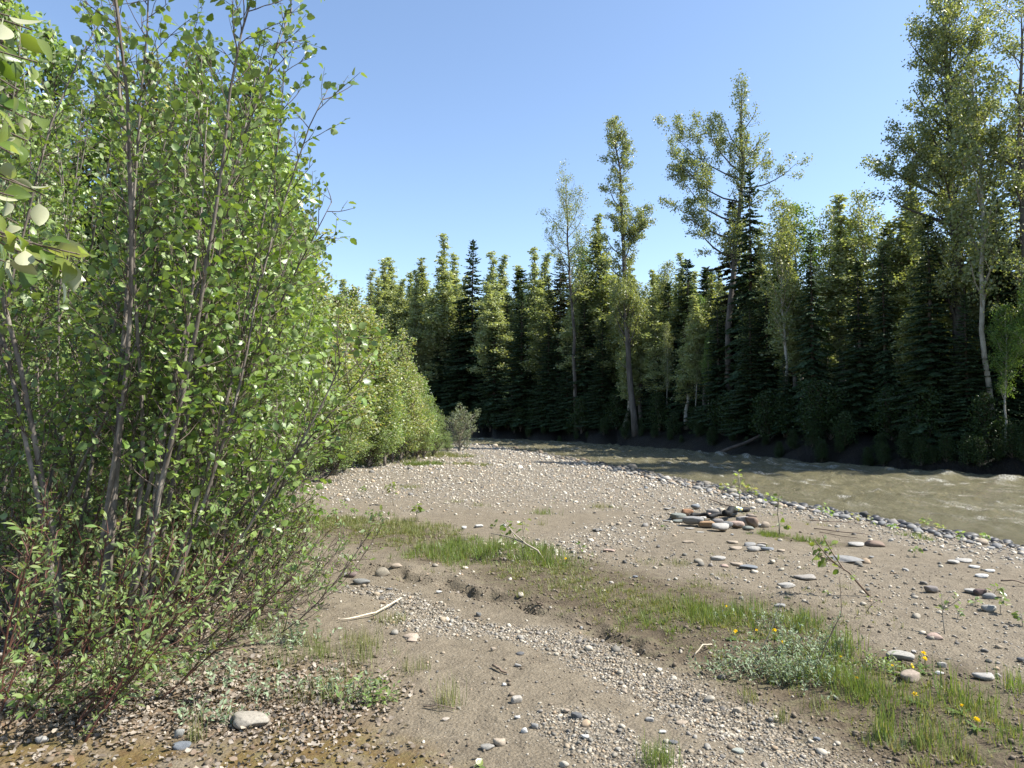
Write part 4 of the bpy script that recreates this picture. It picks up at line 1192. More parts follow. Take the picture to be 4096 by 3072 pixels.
rw3 = place_shrub('willow_shrub', G(420, 1400), 'low willow shrub with thin dark rods spreading over the silt right of the alder feet', 'willow',
                  grow_shrub(13, fan(rg, 14, [35, 50, 62, 70, 20, 66], .18, 1.2, .005, 0.0, .6, 0), t0=.2, **dict(WL, br_gap=.13, leaf_gap=.05)), LEAF_W, M_WILLOW, M_TWIG, M_TWIG, 200, leafkey='willow')
place_shrub('alder', G(420, 1290), 'young alder with many thin dark shoots leaning right at the edge of the silt', 'alder',
            grow_shrub(5, fan(rg, 16, [30, 40, 48, 55, 35, 60], .22, 3.3, .016, 0.0, .4), **dict(AL, br_gap=.17, tw_gap=.16, br_len=.5), t0=.3), LEAF_A, M_ALDER, M_ALDBARK, M_TWIG, 150, leafkey='alder', small_tpl=LEAF_A2)
for (px, py, rz, s, lab) in [(0, 1270, 1.0, 1.05, 'willow shrub behind the dense one at the left edge'), (230, 1330, .4, .8, 'small willow shrub growing between the alder trunks'),
                             (520, 1250, -.2, .8, 'low willow shrub under the right hand alder shoots'), (430, 1210, 2.0, .9, 'willow shrub in the shade behind the alder feet')]:
    copy_thing(rw2, G(px, py), rz, s, lab)
copy_thing(rw3, G(560, 1330), .2, .8, 'sprawling willow shrub farthest right of the alder feet')


# ------------------------------------------------------------ trees at a distance
def decid(seed, H, t0, W, prof, nl, rise=40, leaves=9000, lsize=0.16, lean=(0, 0), r0=0.2, curve=0.6, limbs=None, sigma=0.16, subgap=0.4, trunk_n=14, dead=0.0, droop=0.0):
    rg = np.random.default_rng(seed)
    tt = np.linspace(0, 1, trunk_n)
    T = np.stack([lean[0] * tt ** 1.3 + np.cumsum(rg.normal(0, H * 0.004, trunk_n)), lean[1] * tt + np.cumsum(rg.normal(0, H * 0.004, trunk_n)), tt * H - 0.2], -1)
    rad = r0 * (1 - tt) ** 0.75 + 0.015; rad[0] *= 1.35
    gt = Geo(); tube(gt, T, rad, 9)
    gb = Geo(); C = []; wgt = []; SG = []
    specs = []
    for i in range(nl):
        t = t0 + (1 - t0) * ((i + rg.uniform(0, 1)) / nl)
        f = (t - t0) / (1 - t0)
        specs.append((t, i * 2.4 + rg.normal(0, .4), W * prof(f) * rg.uniform(.65, 1.15), math.radians(rise + rg.normal(0, 8)), 1.0))
    if limbs: specs += limbs
    for (t, az, L, el, lf) in specs:
        if L < 0.15: L = 0.15
        s, _ = at_(T, min(t, 0.995)); r = np.interp(t, tt, rad)
        d = np.array([math.cos(az) * math.cos(el), math.sin(az) * math.cos(el), math.sin(el)])
        B = poly(s, d, L, 6, rg, curve, 0.09)
        tube(gb, B, np.linspace(min(r * 0.55, 0.02 + L * 0.022), 0.008, 6), 4, False)
        m = max(2, int(L / subgap))
        for j in range(m):
            u = 0.2 + 0.8 * (j + rg.uniform(0, 1)) / m
            q, dd = at_(B, min(u, 1.0)); w = nrm(np.cross(dd, rg.normal(size=3)))
            sl = (0.28 * L * (1.15 - u * 0.7) + min(0.25, 0.3 * L)) * rg.uniform(.6, 1.3)
            e = q + nrm(dd * 0.7 + w * 0.8 + [0, 0, 0.25 - droop]) * sl
            tube(gb, [q, (q + e) / 2 + rg.normal(0, sl * .05, 3), e], [0.012, 0.008, 0.004], 3, False)
            if rg.uniform() < dead: continue
            for v in (0.45, 0.75, 1.0):
                C.append(q + (e - q) * v); wgt.append(sl * lf * v); SG.append(min(1.0, .3 + L))
    C = np.array(C); wgt = np.array(wgt); wgt /= wgt.sum()
    idx = rg.choice(len(C), leaves, p=wgt)
    LP = C[idx] + rg.normal(0, sigma, (leaves, 3)) * np.array([1, 1, 0.9]) * np.array(SG)[idx][:, None]
    LD = nrm(rdir(rg, leaves) + [0, 0, -0.35]); LN = nrm(rdir(rg, leaves) + [0.0, 0, 0.5])
    g = Geo(); inst(g, LEAF_Q[0], LEAF_Q[1], None, frames(LD, LN), LP, lsize * rg.uniform(.6, 1.2, leaves))
    return gt, gb, g


def spruce(seed, H, t0, R0, sprays=11000, gap=0.36, droop=0.28, needle=0.36, power=0.85, r0=0.17, skirt=1.0, thin=0.0):
    rg = np.random.default_rng(seed)
    gt = Geo(); tt = np.linspace(0, 1, 10)
    T = np.stack([np.cumsum(rg.normal(0, .02, 10)), np.cumsum(rg.normal(0, .02, 10)), tt * H - 0.2], -1)
    tube(gt, T, r0 * (1 - tt) ** 0.9 + 0.012, 8)
    gb = Geo(); P0, D0, L0, U0 = [], [], [], []
    z = t0 * H
    while z < H - 0.15:
        f = (z / H - t0) / (1 - t0)
        Lb = R0 * max(1 - f, 0.02) ** power * (0.75 + 0.25 * skirt) + 0.08
        nb = int(5 + 3 * (1 - f) + rg.uniform(0, 2)); a0 = rg.uniform(0, 6.3)
        for k in range(nb):
            if rg.uniform() < thin: continue
            az = a0 + k * 2 * math.pi / nb + rg.normal(0, .18); L = Lb * rg.uniform(0.5, 1.25) * (1.35 if rg.uniform() < .08 else 1)
            zz = z + rg.normal(0, 0.07)
            u = np.linspace(0, 1, 5)
            dz = L * (0.10 * u - droop * (1 + 0.6 * (1 - f)) * u ** 1.6 + 0.16 * u ** 4) + (0.5 * L * u if f > 0.85 else 0)
            c, s = math.cos(az), math.sin(az); tx, ty, _ = at_(T, min(z / H, .99))[0]
            B = np.stack([tx + c * L * u, ty + s * L * u, zz + dz], -1)
            tube(gb, B, np.linspace(0.02, 0.005, 5), 3, False)
            n = max(2, int(L / 0.17))
            for j in range(n):
                uu = 0.12 + 0.88 * (j + 0.5) / n
                q, d = at_(B, uu); sl = (0.34 * (1.1 - uu * 0.75) * min(L, 1.6) + 0.12)
                for sg in (-1, 1):
                    P0.append(q); D0.append(nrm(d * 0.75 + sg * np.array([-s, c, 0]) * 0.75 + [0, 0, -0.16 - 0.1 * rg.uniform()])); L0.append(sl * rg.uniform(.7, 1.25))
                    if rg.uniform() < 0.55:
                        P0.append(q); D0.append(nrm(d * 0.6 + sg * np.array([-s, c, 0]) * 0.4 + [0, 0, -0.7])); L0.append(sl * rg.uniform(.4, .8))
            P0.append(B[-1]); D0.append(nrm(B[-1] - B[-2])); L0.append(0.22)
        z += gap * rg.uniform(0.75, 1.25) * (1.05 - 0.5 * f)
    # leader
    for k in range(8): P0.append(T[-1] - [0, 0, rg.uniform(0, .7)]); D0.append(nrm(rg.normal(0, .35, 3) + [0, 0, .9])); L0.append(.25)
    P0 = np.array(P0); D0 = np.array(D0); L0 = np.array(L0); n = len(P0)
    LN = nrm(rg.normal(0, .45, (n, 3)) + [0, 0, 1])
    tv = np.array([(0, 0, 0), (-.5, .35, -.12), (-.3, .75, -.1), (0, 1, 0), (.3, .75, -.1), (.5, .35, -.12)], float); tq = np.array([(0, 3, 2, 1), (0, 5, 4, 3)])
    g = Geo(); S = np.stack([np.minimum(0.10 + 0.22 * L0, 0.26), L0, L0], -1)
    inst(g, tv, None, tq, frames(D0, LN), P0, S)
    return gt, gb, g


def tree_thing(name, loc, label, cat, data, mt, mb, ml, rz=0, scale=1.0, group=None):
    t = thing(name, loc, label, cat, group, rz, scale)
    gt, gb, gl = data
    link('trunk', gt.mesh('trunk', True), t, mt)
    link('branches', gb.mesh('branches', False), t, mb)
    link('crown', gl.mesh('crown', False), t, ml)
    return t


def p_col(f): return min(1, 0.4 + 1.6 * f) * (1 - f) ** 1.4 * 1.75
def p_col2(f): return (math.sin(math.pi * min(1, f * 0.9 + 0.12)) ** 0.6)
def p_cot(f): return (0.55 + 0.6 * math.sin(f * 9 + 1)) * (1.05 - f) ** 0.5 + 0.15


# prototype trees are built where first used, later ones share their meshes
PROTO = {}


def variant(kind, H0, loc, Hwanted, label, rz, group=None, wide=1.0):
    key = kind
    s = Hwanted / H0
    sc = (s * wide, s * wide, s)
    if key in PROTO:
        return copy_thing(PROTO[key], loc, rz, sc, label, group)
    k, i = kind
    if k == 'pole':      # narrow poplars
        d = decid(200 + i, H0, .3 - .04 * i, H0 * [.105, .085, .13, .1][i], p_col, 52, 52, [19000, 17000, 19000, 18000][i], .14, r0=.11, curve=.9, sigma=.17, lean=((i - 1) * .4, 0))
        t = tree_thing('poplar_tree', loc, label, 'poplar', d, [M_COTBARK, M_PALEBARK, M_COTBARK, M_PALEBARK][i], M_TWIG, [M_COTTONP, M_COTTONP, M_COTTON, M_COTTONP][i], rz, sc, group)
    elif k == 'open':    # airy birch-like poplars
        d = decid(220 + i, H0, .35, H0 * .14, p_col2, 34, 50, 7000, .14, r0=.085, curve=.8, sigma=.2, lean=(.5 * (1 - 2 * i), 0))
        t = tree_thing('birch_tree', loc, label, 'birch', d, M_PALEBARK, M_TWIGP, [M_COTTON, M_BIRCH][i], rz, sc, group)
    elif k == 'young':   # bushy young poplars and willows of the left bank
        d = decid(240 + i, H0, .04, H0 * [.22, .28, .34][i], lambda f: (1 - f) ** .55, [60, 70, 80][i], [58, 52, 45][i], [13000, 14000, 15000][i], [.075, .07, .065][i] * H0 / 5, r0=.04, curve=.9, sigma=.09, subgap=.2)
        t = tree_thing(['young_poplar', 'young_poplar', 'willow_bush'][i], loc, label, ['poplar', 'poplar', 'willow'][i], d, M_ALDBARK, M_TWIG, [M_YOUNG, M_YOUNGY, M_WILLOW][i], rz, sc, group)
    elif k == 'spruce':
        d = spruce(260 + i, H0, [.03, .05, .1, .16][i], H0 * [.17, .14, .115, .10][i], droop=[.28, .34, .42, .4][i], r0=.16, thin=[0, .05, .1, .2][i], power=[1.0, .95, .8, .7][i])
        t = tree_thing('spruce_tree', loc, label, 'spruce', d, M_SPRBARK, M_SPRBARK, M_NEEDLEB if i == 3 else M_NEEDLE, rz, sc, group)
    elif k == 'under':
        d = decid(280 + i, H0, .05, H0 * .35, lambda f: (1 - f) ** .5, 34, 45, 3800, .12, r0=.05, curve=.7, sigma=.2, subgap=.3)
        t = tree_thing('undergrowth_shrub', loc, label, 'shrub', d, M_TWIG, M_TWIG, M_UNDER, rz, sc, group)
    PROTO[key] = t
    return t


H0 = {'pole': 16, 'open': 14, 'young': 5, 'spruce': 15, 'under': 3.5}


def ybank(px):
    return float(np.interp(px, [700, 1000, 1050, 1240, 1400, 1550, 1700, 1850, 2000, 2212, 2400], [88, 78, 71, 60, 51, 43, 36, 32, 29, 26, 23])) * 0.848


def put(kind, px, topy, dY, label, group=None, wide=1.0, rz=None, Y=None):
    Yp = Y if Y else ybank(px) + dY
    x, y, zt = A(px, topy, Yp)
    h = float(height(x, y))
    return variant(kind, H0[kind[0]], (x, y, h), zt - h + 0.1, label, R.uniform(0, 6.28) if rz is None else rz, group, wide)


FARL = [
    (('pole', 0), 755, 600, 14, 'far poplar top just right of the alder shoots'),
    (('pole', 3), 790, 575, 18, 'pale hazy poplar top left of the far grove'),
    (('pole', 1), 832, 562, 8, 'far poplar with a forked top, left part of the grove'),
    (('pole', 0), 866, 555, 10, 'round topped pale poplar in the far grove'),
    (('pole', 2), 900, 562, 7, 'darker poplar in the middle of the far grove'),
    (('pole', 3), 937, 513, 3, 'tallest pale poplar of the far grove, with a bare light trunk below'),
    (('pole', 1), 966, 548, 12, 'thin hazy poplar right of the tallest one in the far grove'),
    (('pole', 0), 988, 600, 6, 'low poplar touching the tall spruce on its left'),
    (('pole', 3), 735, 625, 10, 'low far poplar just above the near end of the thicket'),
    (('pole', 1), 812, 600, 4, 'poplar filling the far grove below the forked top'),
    (('pole', 0), 850, 600, 3, 'poplar in the front row of the far grove, left'),
    (('pole', 3), 885, 590, 2, 'poplar in the front row of the far grove, middle'),
    (('pole', 1), 918, 570, 6, 'poplar in the far grove just left of the tallest one'),
    (('pole', 1), 775, 628, 9, 'low poplar filling the far grove, left of the forked top'),
    (('pole', 2), 805, 615, 13, 'darker low poplar filling the far grove'),
    (('pole', 0), 845, 590, 12, 'low poplar between the forked and the round topped one'),
    (('pole', 1), 880, 585, 15, 'low poplar right of the round topped one in the far grove'),
    (('pole', 3), 915, 600, 11, 'low poplar left of the tallest one in the far grove'),
    (('pole', 0), 952, 590, 8, 'low poplar right of the tallest one in the far grove'),
    (('pole', 2), 975, 615, 9, 'darker low poplar beside the broad dark spruce'),
    (('open', 1), 2165, 660, .8, 'bright young birch at the water side, far right'),
    (('open', 1), 2215, 600, 1.0, 'bright leaved birch cut by the right edge of the picture'),
    (('spruce', 1), 903, 700, 4, 'dark spruce half hidden behind the left thicket'),
    (('spruce', 0), 962, 648, 3, 'broad dark spruce at the left end of the conifer wall'),
    (('spruce', 1), 1022, 522, 4, 'tall blue green spruce with a thin spire, left in the conifer wall'),
    (('spruce', 0), 992, 650, 1.5, 'spruce in front of the tall thin spired one, on its left'),
    (('pole', 0), 1062, 552, 9, 'pale poplar top right of the thin spired spruce'),
    (('pole', 3), 1092, 548, 8, 'pale poplar with two tops between the spruces'),
    (('pole', 1), 1122, 575, 14, 'slim hazy poplar behind the broad spruce'),
    (('spruce', 0), 1130, 628, 2.5, 'broad blue green spruce standing forward in the conifer wall'),
    (('pole', 0), 1157, 545, 8, 'pale broad poplar top above the broad spruce'),
    (('pole', 3), 1187, 535, 9, 'slim poplar top left of the brownish spruce'),
    (('spruce', 3), 1208, 555, 5, 'brown tinged spruce left of the sparse cottonwood'),
    (('spruce', 0), 1185, 690, 2, 'dark spruce low behind the river bend'),
    (('open', 1), 1268, 530, 9, 'bright green birch behind the sparse cottonwood'),
    (('spruce', 1), 1262, 640, 3, 'blue green spruce between the sparse and the bushy cottonwood'),
    (('spruce', 0), 1225, 720, 2, 'shaded spruce at the foot of the sparse cottonwood'),
    (('pole', 2), 1312, 470, 7, 'second cottonwood crown close behind the bushy one'),
    (('spruce', 0), 1300, 690, 2.5, 'spruce with horizontal lit boughs left of the bushy cottonwood'),
    (('pole', 0), 1408, 590, 10, 'pale poplar just right of the bushy cottonwood trunk'),
    (('open', 0), 1432, 572, 8, 'airy poplar in the gap between the two great cottonwoods'),
    (('pole', 3), 1466, 556, 8, 'highest poplar top in the gap between the two great cottonwoods'),
    (('pole', 1), 1500, 610, 11, 'low poplar in the gap, left of the wide cottonwood'),
    (('pole', 2), 1535, 600, 6, 'poplar under the left limb of the wide cottonwood'),
    (('spruce', 2), 1617, 372, 3, 'tall narrow dark spruce pressed against the wide cottonwood'),
    (('spruce', 3), 1585, 430, 5, 'brownish spruce behind the trunk of the wide cottonwood'),
    (('spruce', 1), 1655, 600, 3, 'medium spruce right of the tall narrow one'),
    (('open', 0), 1690, 425, 2, 'forked birch with a pale trunk right of the wide cottonwood'),
    (('open', 1), 1728, 440, 5, 'airy birch top behind the forked pale trunked one'),
    (('spruce', 2), 1752, 505, 2.5, 'slender spruce between two airy birches'),
    (('open', 0), 1772, 450, 7, 'thin topped birch right of the slender spruce'),
    (('pole', 1), 1815, 425, 5, 'pointed cottonwood standing alone against the sky'),
    (('open', 1), 1843, 475, 7, 'small airy birch right of the pointed cottonwood'),
    (('spruce', 1), 1852, 570, 3, 'spruce with gaps of sky behind it, below the pointed cottonwood'),
    (('open', 0), 1884, 418, 6, 'almost leafless birch top against the sky'),
    (('spruce', 2), 1905, 540, 3, 'spruce under the almost leafless birch'),
    (('pole', 2), 1943, 375, 5, 'cottonwood shoulder at the left of the great right hand tree'),
    (('pole', 1), 1965, 450, 8, 'poplar behind the left side of the great right hand tree'),
    (('spruce', 1), 2003, 470, 2, 'dark spruce in front of the great right hand tree'),
    (('spruce', 2), 2150, 420, 2.5, 'dark spruce between the two right hand cottonwoods'),
    (('open', 0), 2112, 150, 1.5, 'slim white trunked birch at the right'),
    (('spruce', 3), 2212, 200, 3, 'brownish spruce cut by the right edge of the picture'),
    (('spruce', 0), 2080, 640, 1.5, 'broad shaded spruce below the great right hand tree'),
]
for kd, px, ty, dY, lab in FARL:
    put(kd, px, ty, dY, lab, wide={'spruce': 1.2, 'pole': 2.0, 'open': 1.05}[kd[0]] * (.8 if kd == ('spruce', 2) else 1))

for i, (px, ty, dY) in enumerate([(1075, 610, 3), (1105, 650, 5), (1170, 600, 4), (1215, 620, 6), (1255, 590, 3.5), (1290, 560, 5), (1335, 560, 4), (1350, 640, 2.5), (1385, 620, 4), (1420, 640, 3), (1450, 620, 5), (1480, 650, 3),
                                  (1520, 640, 4), (1555, 620, 5), (1640, 560, 6), (1670, 520, 4), (1000, 620, 8), (945, 620, 9), (700, 640, 16), (880, 620, 14), (1710, 560, 4), (1930, 520, 4), (1985, 560, 3)]):
    put(('pole', i % 4), px, ty, dY, 'light green poplar among the spruces of the far bank', 'light poplars among the spruces', wide=2.1)

# the great cottonwoods, each its own shape


def great(name, px, basey, topy, Y, label, **kw):
    Y = Y * 0.848; x, y, zt = A(px, topy, Y); h = float(height(x, y)); H = zt - h
    xb = A(kw.pop('basepx', px), topy, Y)[0]
    d = decid(kw.pop('seed'), H, kw.pop('t0'), kw.pop('W'), kw.pop('prof'), kw.pop('nl'), lean=(x - xb, 0), **kw)
    return tree_thing('cottonwood_tree', (xb, Y, h), label, 'cottonwood', d, M_COTBARK, M_COTBARK, M_COTTON)


great('A', 1357, 925, 252, 53.5, 'tall bushy cottonwood with a long bare trunk in the middle of the far bank', basepx=1368, seed=301, t0=.27, W=2.5,
      prof=lambda f: (0.55 + .35 * math.sin(f * 17)) * (1.08 - f) ** .55 + .12, nl=74, rise=42, leaves=26000, lsize=.12, r0=.2, sigma=.13, curve=1.1,
      limbs=[(.60, 0.1, 3.0, .35, 1.3), (.63, .3, 2.4, .5, 1.0), (.72, 3.0, 2.0, .6, 1.0), (.86, .2, 1.6, .9, 1.0), (.5, 3.3, 1.8, .3, .6), (.3, .2, 1.3, .1, .3), (.22, 3.1, .9, .2, .25)])
great('B', 1600, 925, 172, 45.5, 'widest cottonwood with long crooked limbs against the sky', basepx=1570, seed=302, t0=.44, W=1.5,
      prof=lambda f: (0.7 + .4 * math.sin(f * 13 + 1)) * (1.05 - f) ** .5 + .2, nl=60, rise=52, leaves=24000, lsize=.115, r0=.2, sigma=.14, curve=1.0,
      limbs=[(.72, 3.1, 5.2, .25, 1.6), (.74, 2.9, 4.2, .6, 1.5), (.66, 3.25, 4.8, .15, 1.6), (.6, 3.0, 4.6, .1, 1.5), (.55, 3.3, 3.9, .0, 1.4), (.5, 3.0, 3.2, .1, 1.2), (.8, 3.2, 2.4, .8, 1.1),
             (.70, 0.0, 3.2, -.2, 1.0), (.74, .3, 2.4, .2, .9), (.78, -.2, 1.6, .7, .8), (.64, .2, 1.8, .1, .8), (.86, 0.1, 1.7, .5, .2)])
great('K', 1232, 900, 388, 62.0, 'sparse thin leaved cottonwood with dead looking top branches', basepx=1246, seed=303, t0=.5, W=2.7, prof=lambda f: .5 + .5 * math.sin(math.pi * min(1, f + .1)), nl=30, rise=42,
      leaves=6500, lsize=.12, r0=.15, sigma=.2, dead=.3)
great('C', 2035, 900, -45, 31.5, 'great full crowned cottonwood at the right, reaching the top of the picture', basepx=2060, seed=304, t0=.2, W=3.0, prof=lambda f: (.85 + .15 * math.sin(f * 19)) * (1.02 - f) ** .25,
      nl=95, rise=44, leaves=52000, lsize=.105, r0=.24, sigma=.14, limbs=[(.52, 3.0, 3.3, .35, 1.2), (.56, 3.3, 3.0, .35, 1.1), (.46, 2.9, 2.8, .3, 1.0), (.66, 3.1, 2.4, .8, 1.0), (.5, .2, 2.2, .5, 1)])
great('D', 2195, 900, 10, 28.0, 'open branched cottonwood against the right edge of the picture', seed=305, t0=.25, W=1.7, prof=lambda f: .75 + .2 * math.sin(f * 15), nl=46, rise=30, leaves=16000, lsize=.09, r0=.15, sigma=.16, curve=.5)

# the wall of forest filled in behind and between
rgf = np.random.default_rng(77)
for i in range(62):
    px = 930 + (2330 - 930) * (i + rgf.uniform(0, 1)) / 62
    row = i % 3
    gapz = 1730 < px < 1925
    if row == 2 and gapz: continue
    ty = rgf.uniform(640, 770) + (30 if gapz else 0)
    kd = ('spruce', int(rgf.integers(0, 3))) if row != 2 or rgf.uniform() < .5 else ('pole', int(rgf.integers(0, 4)))
    put(kd, px, ty, [1.6, 4.5, 10][row] + rgf.uniform(0, 2.5), 'dark spruce deep in the shaded forest wall across the river' if kd[0] == 'spruce' else 'poplar deep in the shaded forest wall across the river',
        'spruces filling the forest wall' if kd[0] == 'spruce' else 'poplars filling the forest wall', wide=1.25)
for i in range(34):
    px = 1010 + 900 * (i + rgf.uniform(0, 1)) / 34
    put([('pole', i % 4), ('spruce', i % 3), ('pole', (i + 2) % 4)][i % 3], px, rgf.uniform(585, 660) - (60 if px > 1650 else 0) + (50 if 1760 < px < 1900 else 0), 10 + rgf.uniform(0, 9),
        'tree top closing the skyline behind the front trees of the far bank', 'back trees closing the skyline', wide=2.2)
for i in range(26):
    px = 1000 + 1330 * (i + rgf.uniform(0, 1)) / 26
    put(('spruce', int(rgf.integers(0, 2))), px, rgf.uniform(700, 800), 15 + rgf.uniform(0, 6), 'dark spruce in the back row of the far forest', 'spruces in the back row of the forest', wide=1.6)
gx, gy = np.meshgrid(np.arange(8, 60, 2.7), np.arange(22, 66, 2.7))  # grid of trees, some out of view, added to keep sun off the far bank
gx = (gx + rgf.uniform(-1, 1, gx.shape)).ravel(); gy = (gy + rgf.uniform(-1, 1, gy.shape)).ravel()
dd = pdist(gx, gy, FAR)
for x, y, d in zip(gx, gy, dd):
    if d < 3.0 or d > 19 or y < 21.5 + .0 * x: continue
    sky_gap = 1730 < 1106 + x / y * FPX / .46293 < 1925
    if sky_gap and rgf.uniform() < .6: continue
    h = float(height(x, y)); inner = rgf.uniform() < .75
    hh = rgf.uniform(7, 11.5) * (.75 if sky_gap else 1) * (.8 + .2 * y / 50)
    variant(('spruce', int(rgf.integers(0, 3))) if inner else ('pole', int(rgf.integers(0, 4))), H0['spruce' if inner else 'pole'], (x, y, h), hh if inner else hh + 2,
            'dark spruce added inside the wood across the river for shade' if inner else 'slim poplar added inside the wood across the river for shade', rgf.uniform(0, 6.3), 'trees added inside the wood for shade', 1.5)
for i in range(80):
    px = 1000 + 1340 * (i + rgf.uniform(0, 1)) / 80
    Y = ybank(px) + (rgf.uniform(.9, 3.2) if i % 2 else rgf.uniform(.1, .7)); x, y, _ = A(px, 900, Y); h = float(height(x, y))
    variant(('under', i % 2), 3.5, (x, y, h - .1), rgf.uniform(1.0, 2.8) if i % 2 else rgf.uniform(.5, 1.3), 'leafy shrub on the shaded far bank under the spruces', rgf.uniform(0, 6.3), 'shrubs along the far bank', wide=1.2)
# slim pale saplings under the wood
for i, (px, dY, ty) in enumerate([(1500, 3, 690), (1527, 2, 720), (1560, 6, 650), (1548, 8, 660), (1485, 5, 680), (1515, 7, 640), (1440, 3, 700), (1780, 4, 650), (1900, 5, 640), (1340, 4, 740), (1075, 5, 700), (1150, 4, 720)]):
    put(('open', i % 2), px, ty, dY, 'slim pale stemmed young birch inside the shaded wood', 'slim birches inside the wood', wide=.7)

# ------------------------------------------------------------ the thicket along the left bank
LEFTT = [  # kind, px of the top, py of the top, distance, label
    (('young', 0), 20, -40, 11.5, 'tall young poplar behind the alders at the far left'),
    (('young', 0), 118, 40, 13.0, 'pointed young poplar top seen left of the main alder stems'),
    (('young', 0), 235, 130, 13.5, 'young poplar seen between the upper alder stems'),
    (('young', 1), 330, 110, 14.5, 'young poplar behind the middle of the alders'),
    (('young', 0), 430, 90, 13.5, 'young poplar behind the right side of the alders'),
    (('young', 0), 535, 85, 13.0, 'high pointed young poplar on the right shoulder of the alders'),
    (('young', 0), 585, 205, 14.5, 'young poplar one step lower right of the high pointed one'),
    (('young', 0), 625, 335, 16.0, 'young poplar two steps lower right of the high pointed one'),
    (('young', 1), 655, 455, 18.0, 'young poplar behind the longest alder spray'),
    (('young', 0), 690, 600, 20.0, 'young poplar at the notch between alders and far thicket'),
    (('young', 1), 728, 640, 19.0, 'yellowish young poplar starting the long thicket'),
    (('young', 1), 765, 618, 22.0, 'highest yellowish poplar of the thicket along the bar'),
    (('young', 1), 800, 668, 22.5, 'yellowish poplar with pale leaf backs in the thicket'),
    (('young', 0), 835, 740, 23.0, 'green poplar in the middle of the thicket'),
    (('young', 1), 868, 712, 25.5, 'bronze tipped poplar rising above the thicket'),
    (('young', 1), 893, 795, 26.5, 'bronze tipped poplar stepping down towards the river'),
    (('young', 0), 915, 820, 27.5, 'low green poplar near the river end of the thicket'),
    (('young', 2), 700, 800, 17.5, 'broad willow bush in the front of the thicket, nearest end'),
    (('young', 2), 745, 830, 20.0, 'broad willow bush in the front of the thicket, second from the near end'),
    (('young', 2), 800, 815, 22.0, 'broad willow bush in the front of the thicket, third from the near end'),
    (('young', 2), 850, 830, 24.5, 'rounded willow bush in the middle front of the thicket'),
    (('young', 2), 900, 850, 27.0, 'rounded willow bush towards the river end of the thicket'),
    (('young', 2), 938, 870, 29.0, 'last green willow bush before the grey one by the river'),
    (('young', 2), 640, 830, 15.0, 'willow bush showing under the alder sprays'),
    (('young', 2), 560, 700, 12.5, 'willow bush low behind the alders'),
    (('young', 2), 480, 600, 12.0, 'bushy willow deep behind the alder stems'),
    (('young', 2), 330, 620, 11.0, 'bushy willow behind the main alder trunks'),
    (('young', 2), 150, 600, 10.5, 'bushy willow at the far left behind the trunks'),
    (('young', 2), 30, 640, 10.0, 'bushy willow at the left edge behind the shrubs'),
]
for kd, px, ty, Y, lab in LEFTT:
    put(kd, px, ty, 0, lab, Y=Y, wide={0: 1.2, 1: 1.25, 2: 1.45}[kd[1]] * (1.0 if Y > 16 else .8))
for i, (px, py, hh) in enumerate([(735, 1012, 1.5), (770, 1004, 1.2), (805, 998, 1.5), (842, 992, 1.1), (875, 988, 1.4), (908, 984, 1.2), (938, 980, 1.3), (965, 977, 1.0), (715, 1025, 1.1)]):
    bb = G(px, py)
    variant(('young', 2), 5, bb, hh, 'low willow bush ' + ['nearest', 'second', 'third', 'fourth', 'fifth', 'sixth', 'seventh', 'eighth', 'foremost'][i] + ' in the fringe at the foot of the thicket', R.uniform(0, 6.3), None, 1.5)
# grey willow by the water
b = G(992, 974)
gd = decid(350, 2.1, .02, 1.75, lambda f: (1 - f) ** .5 * (.6 + .4 * math.sin(f * 60)), 46, 50, 4200, .07, r0=.03, curve=.6, sigma=.07, subgap=.16, dead=.3)
tree_thing('grey_willow', (b[0], b[1], b[2]), 'grey half bare willow bush at the tip of the bar beside the river', 'willow', gd, M_TWIGP, M_TWIGP, M_GREYW)

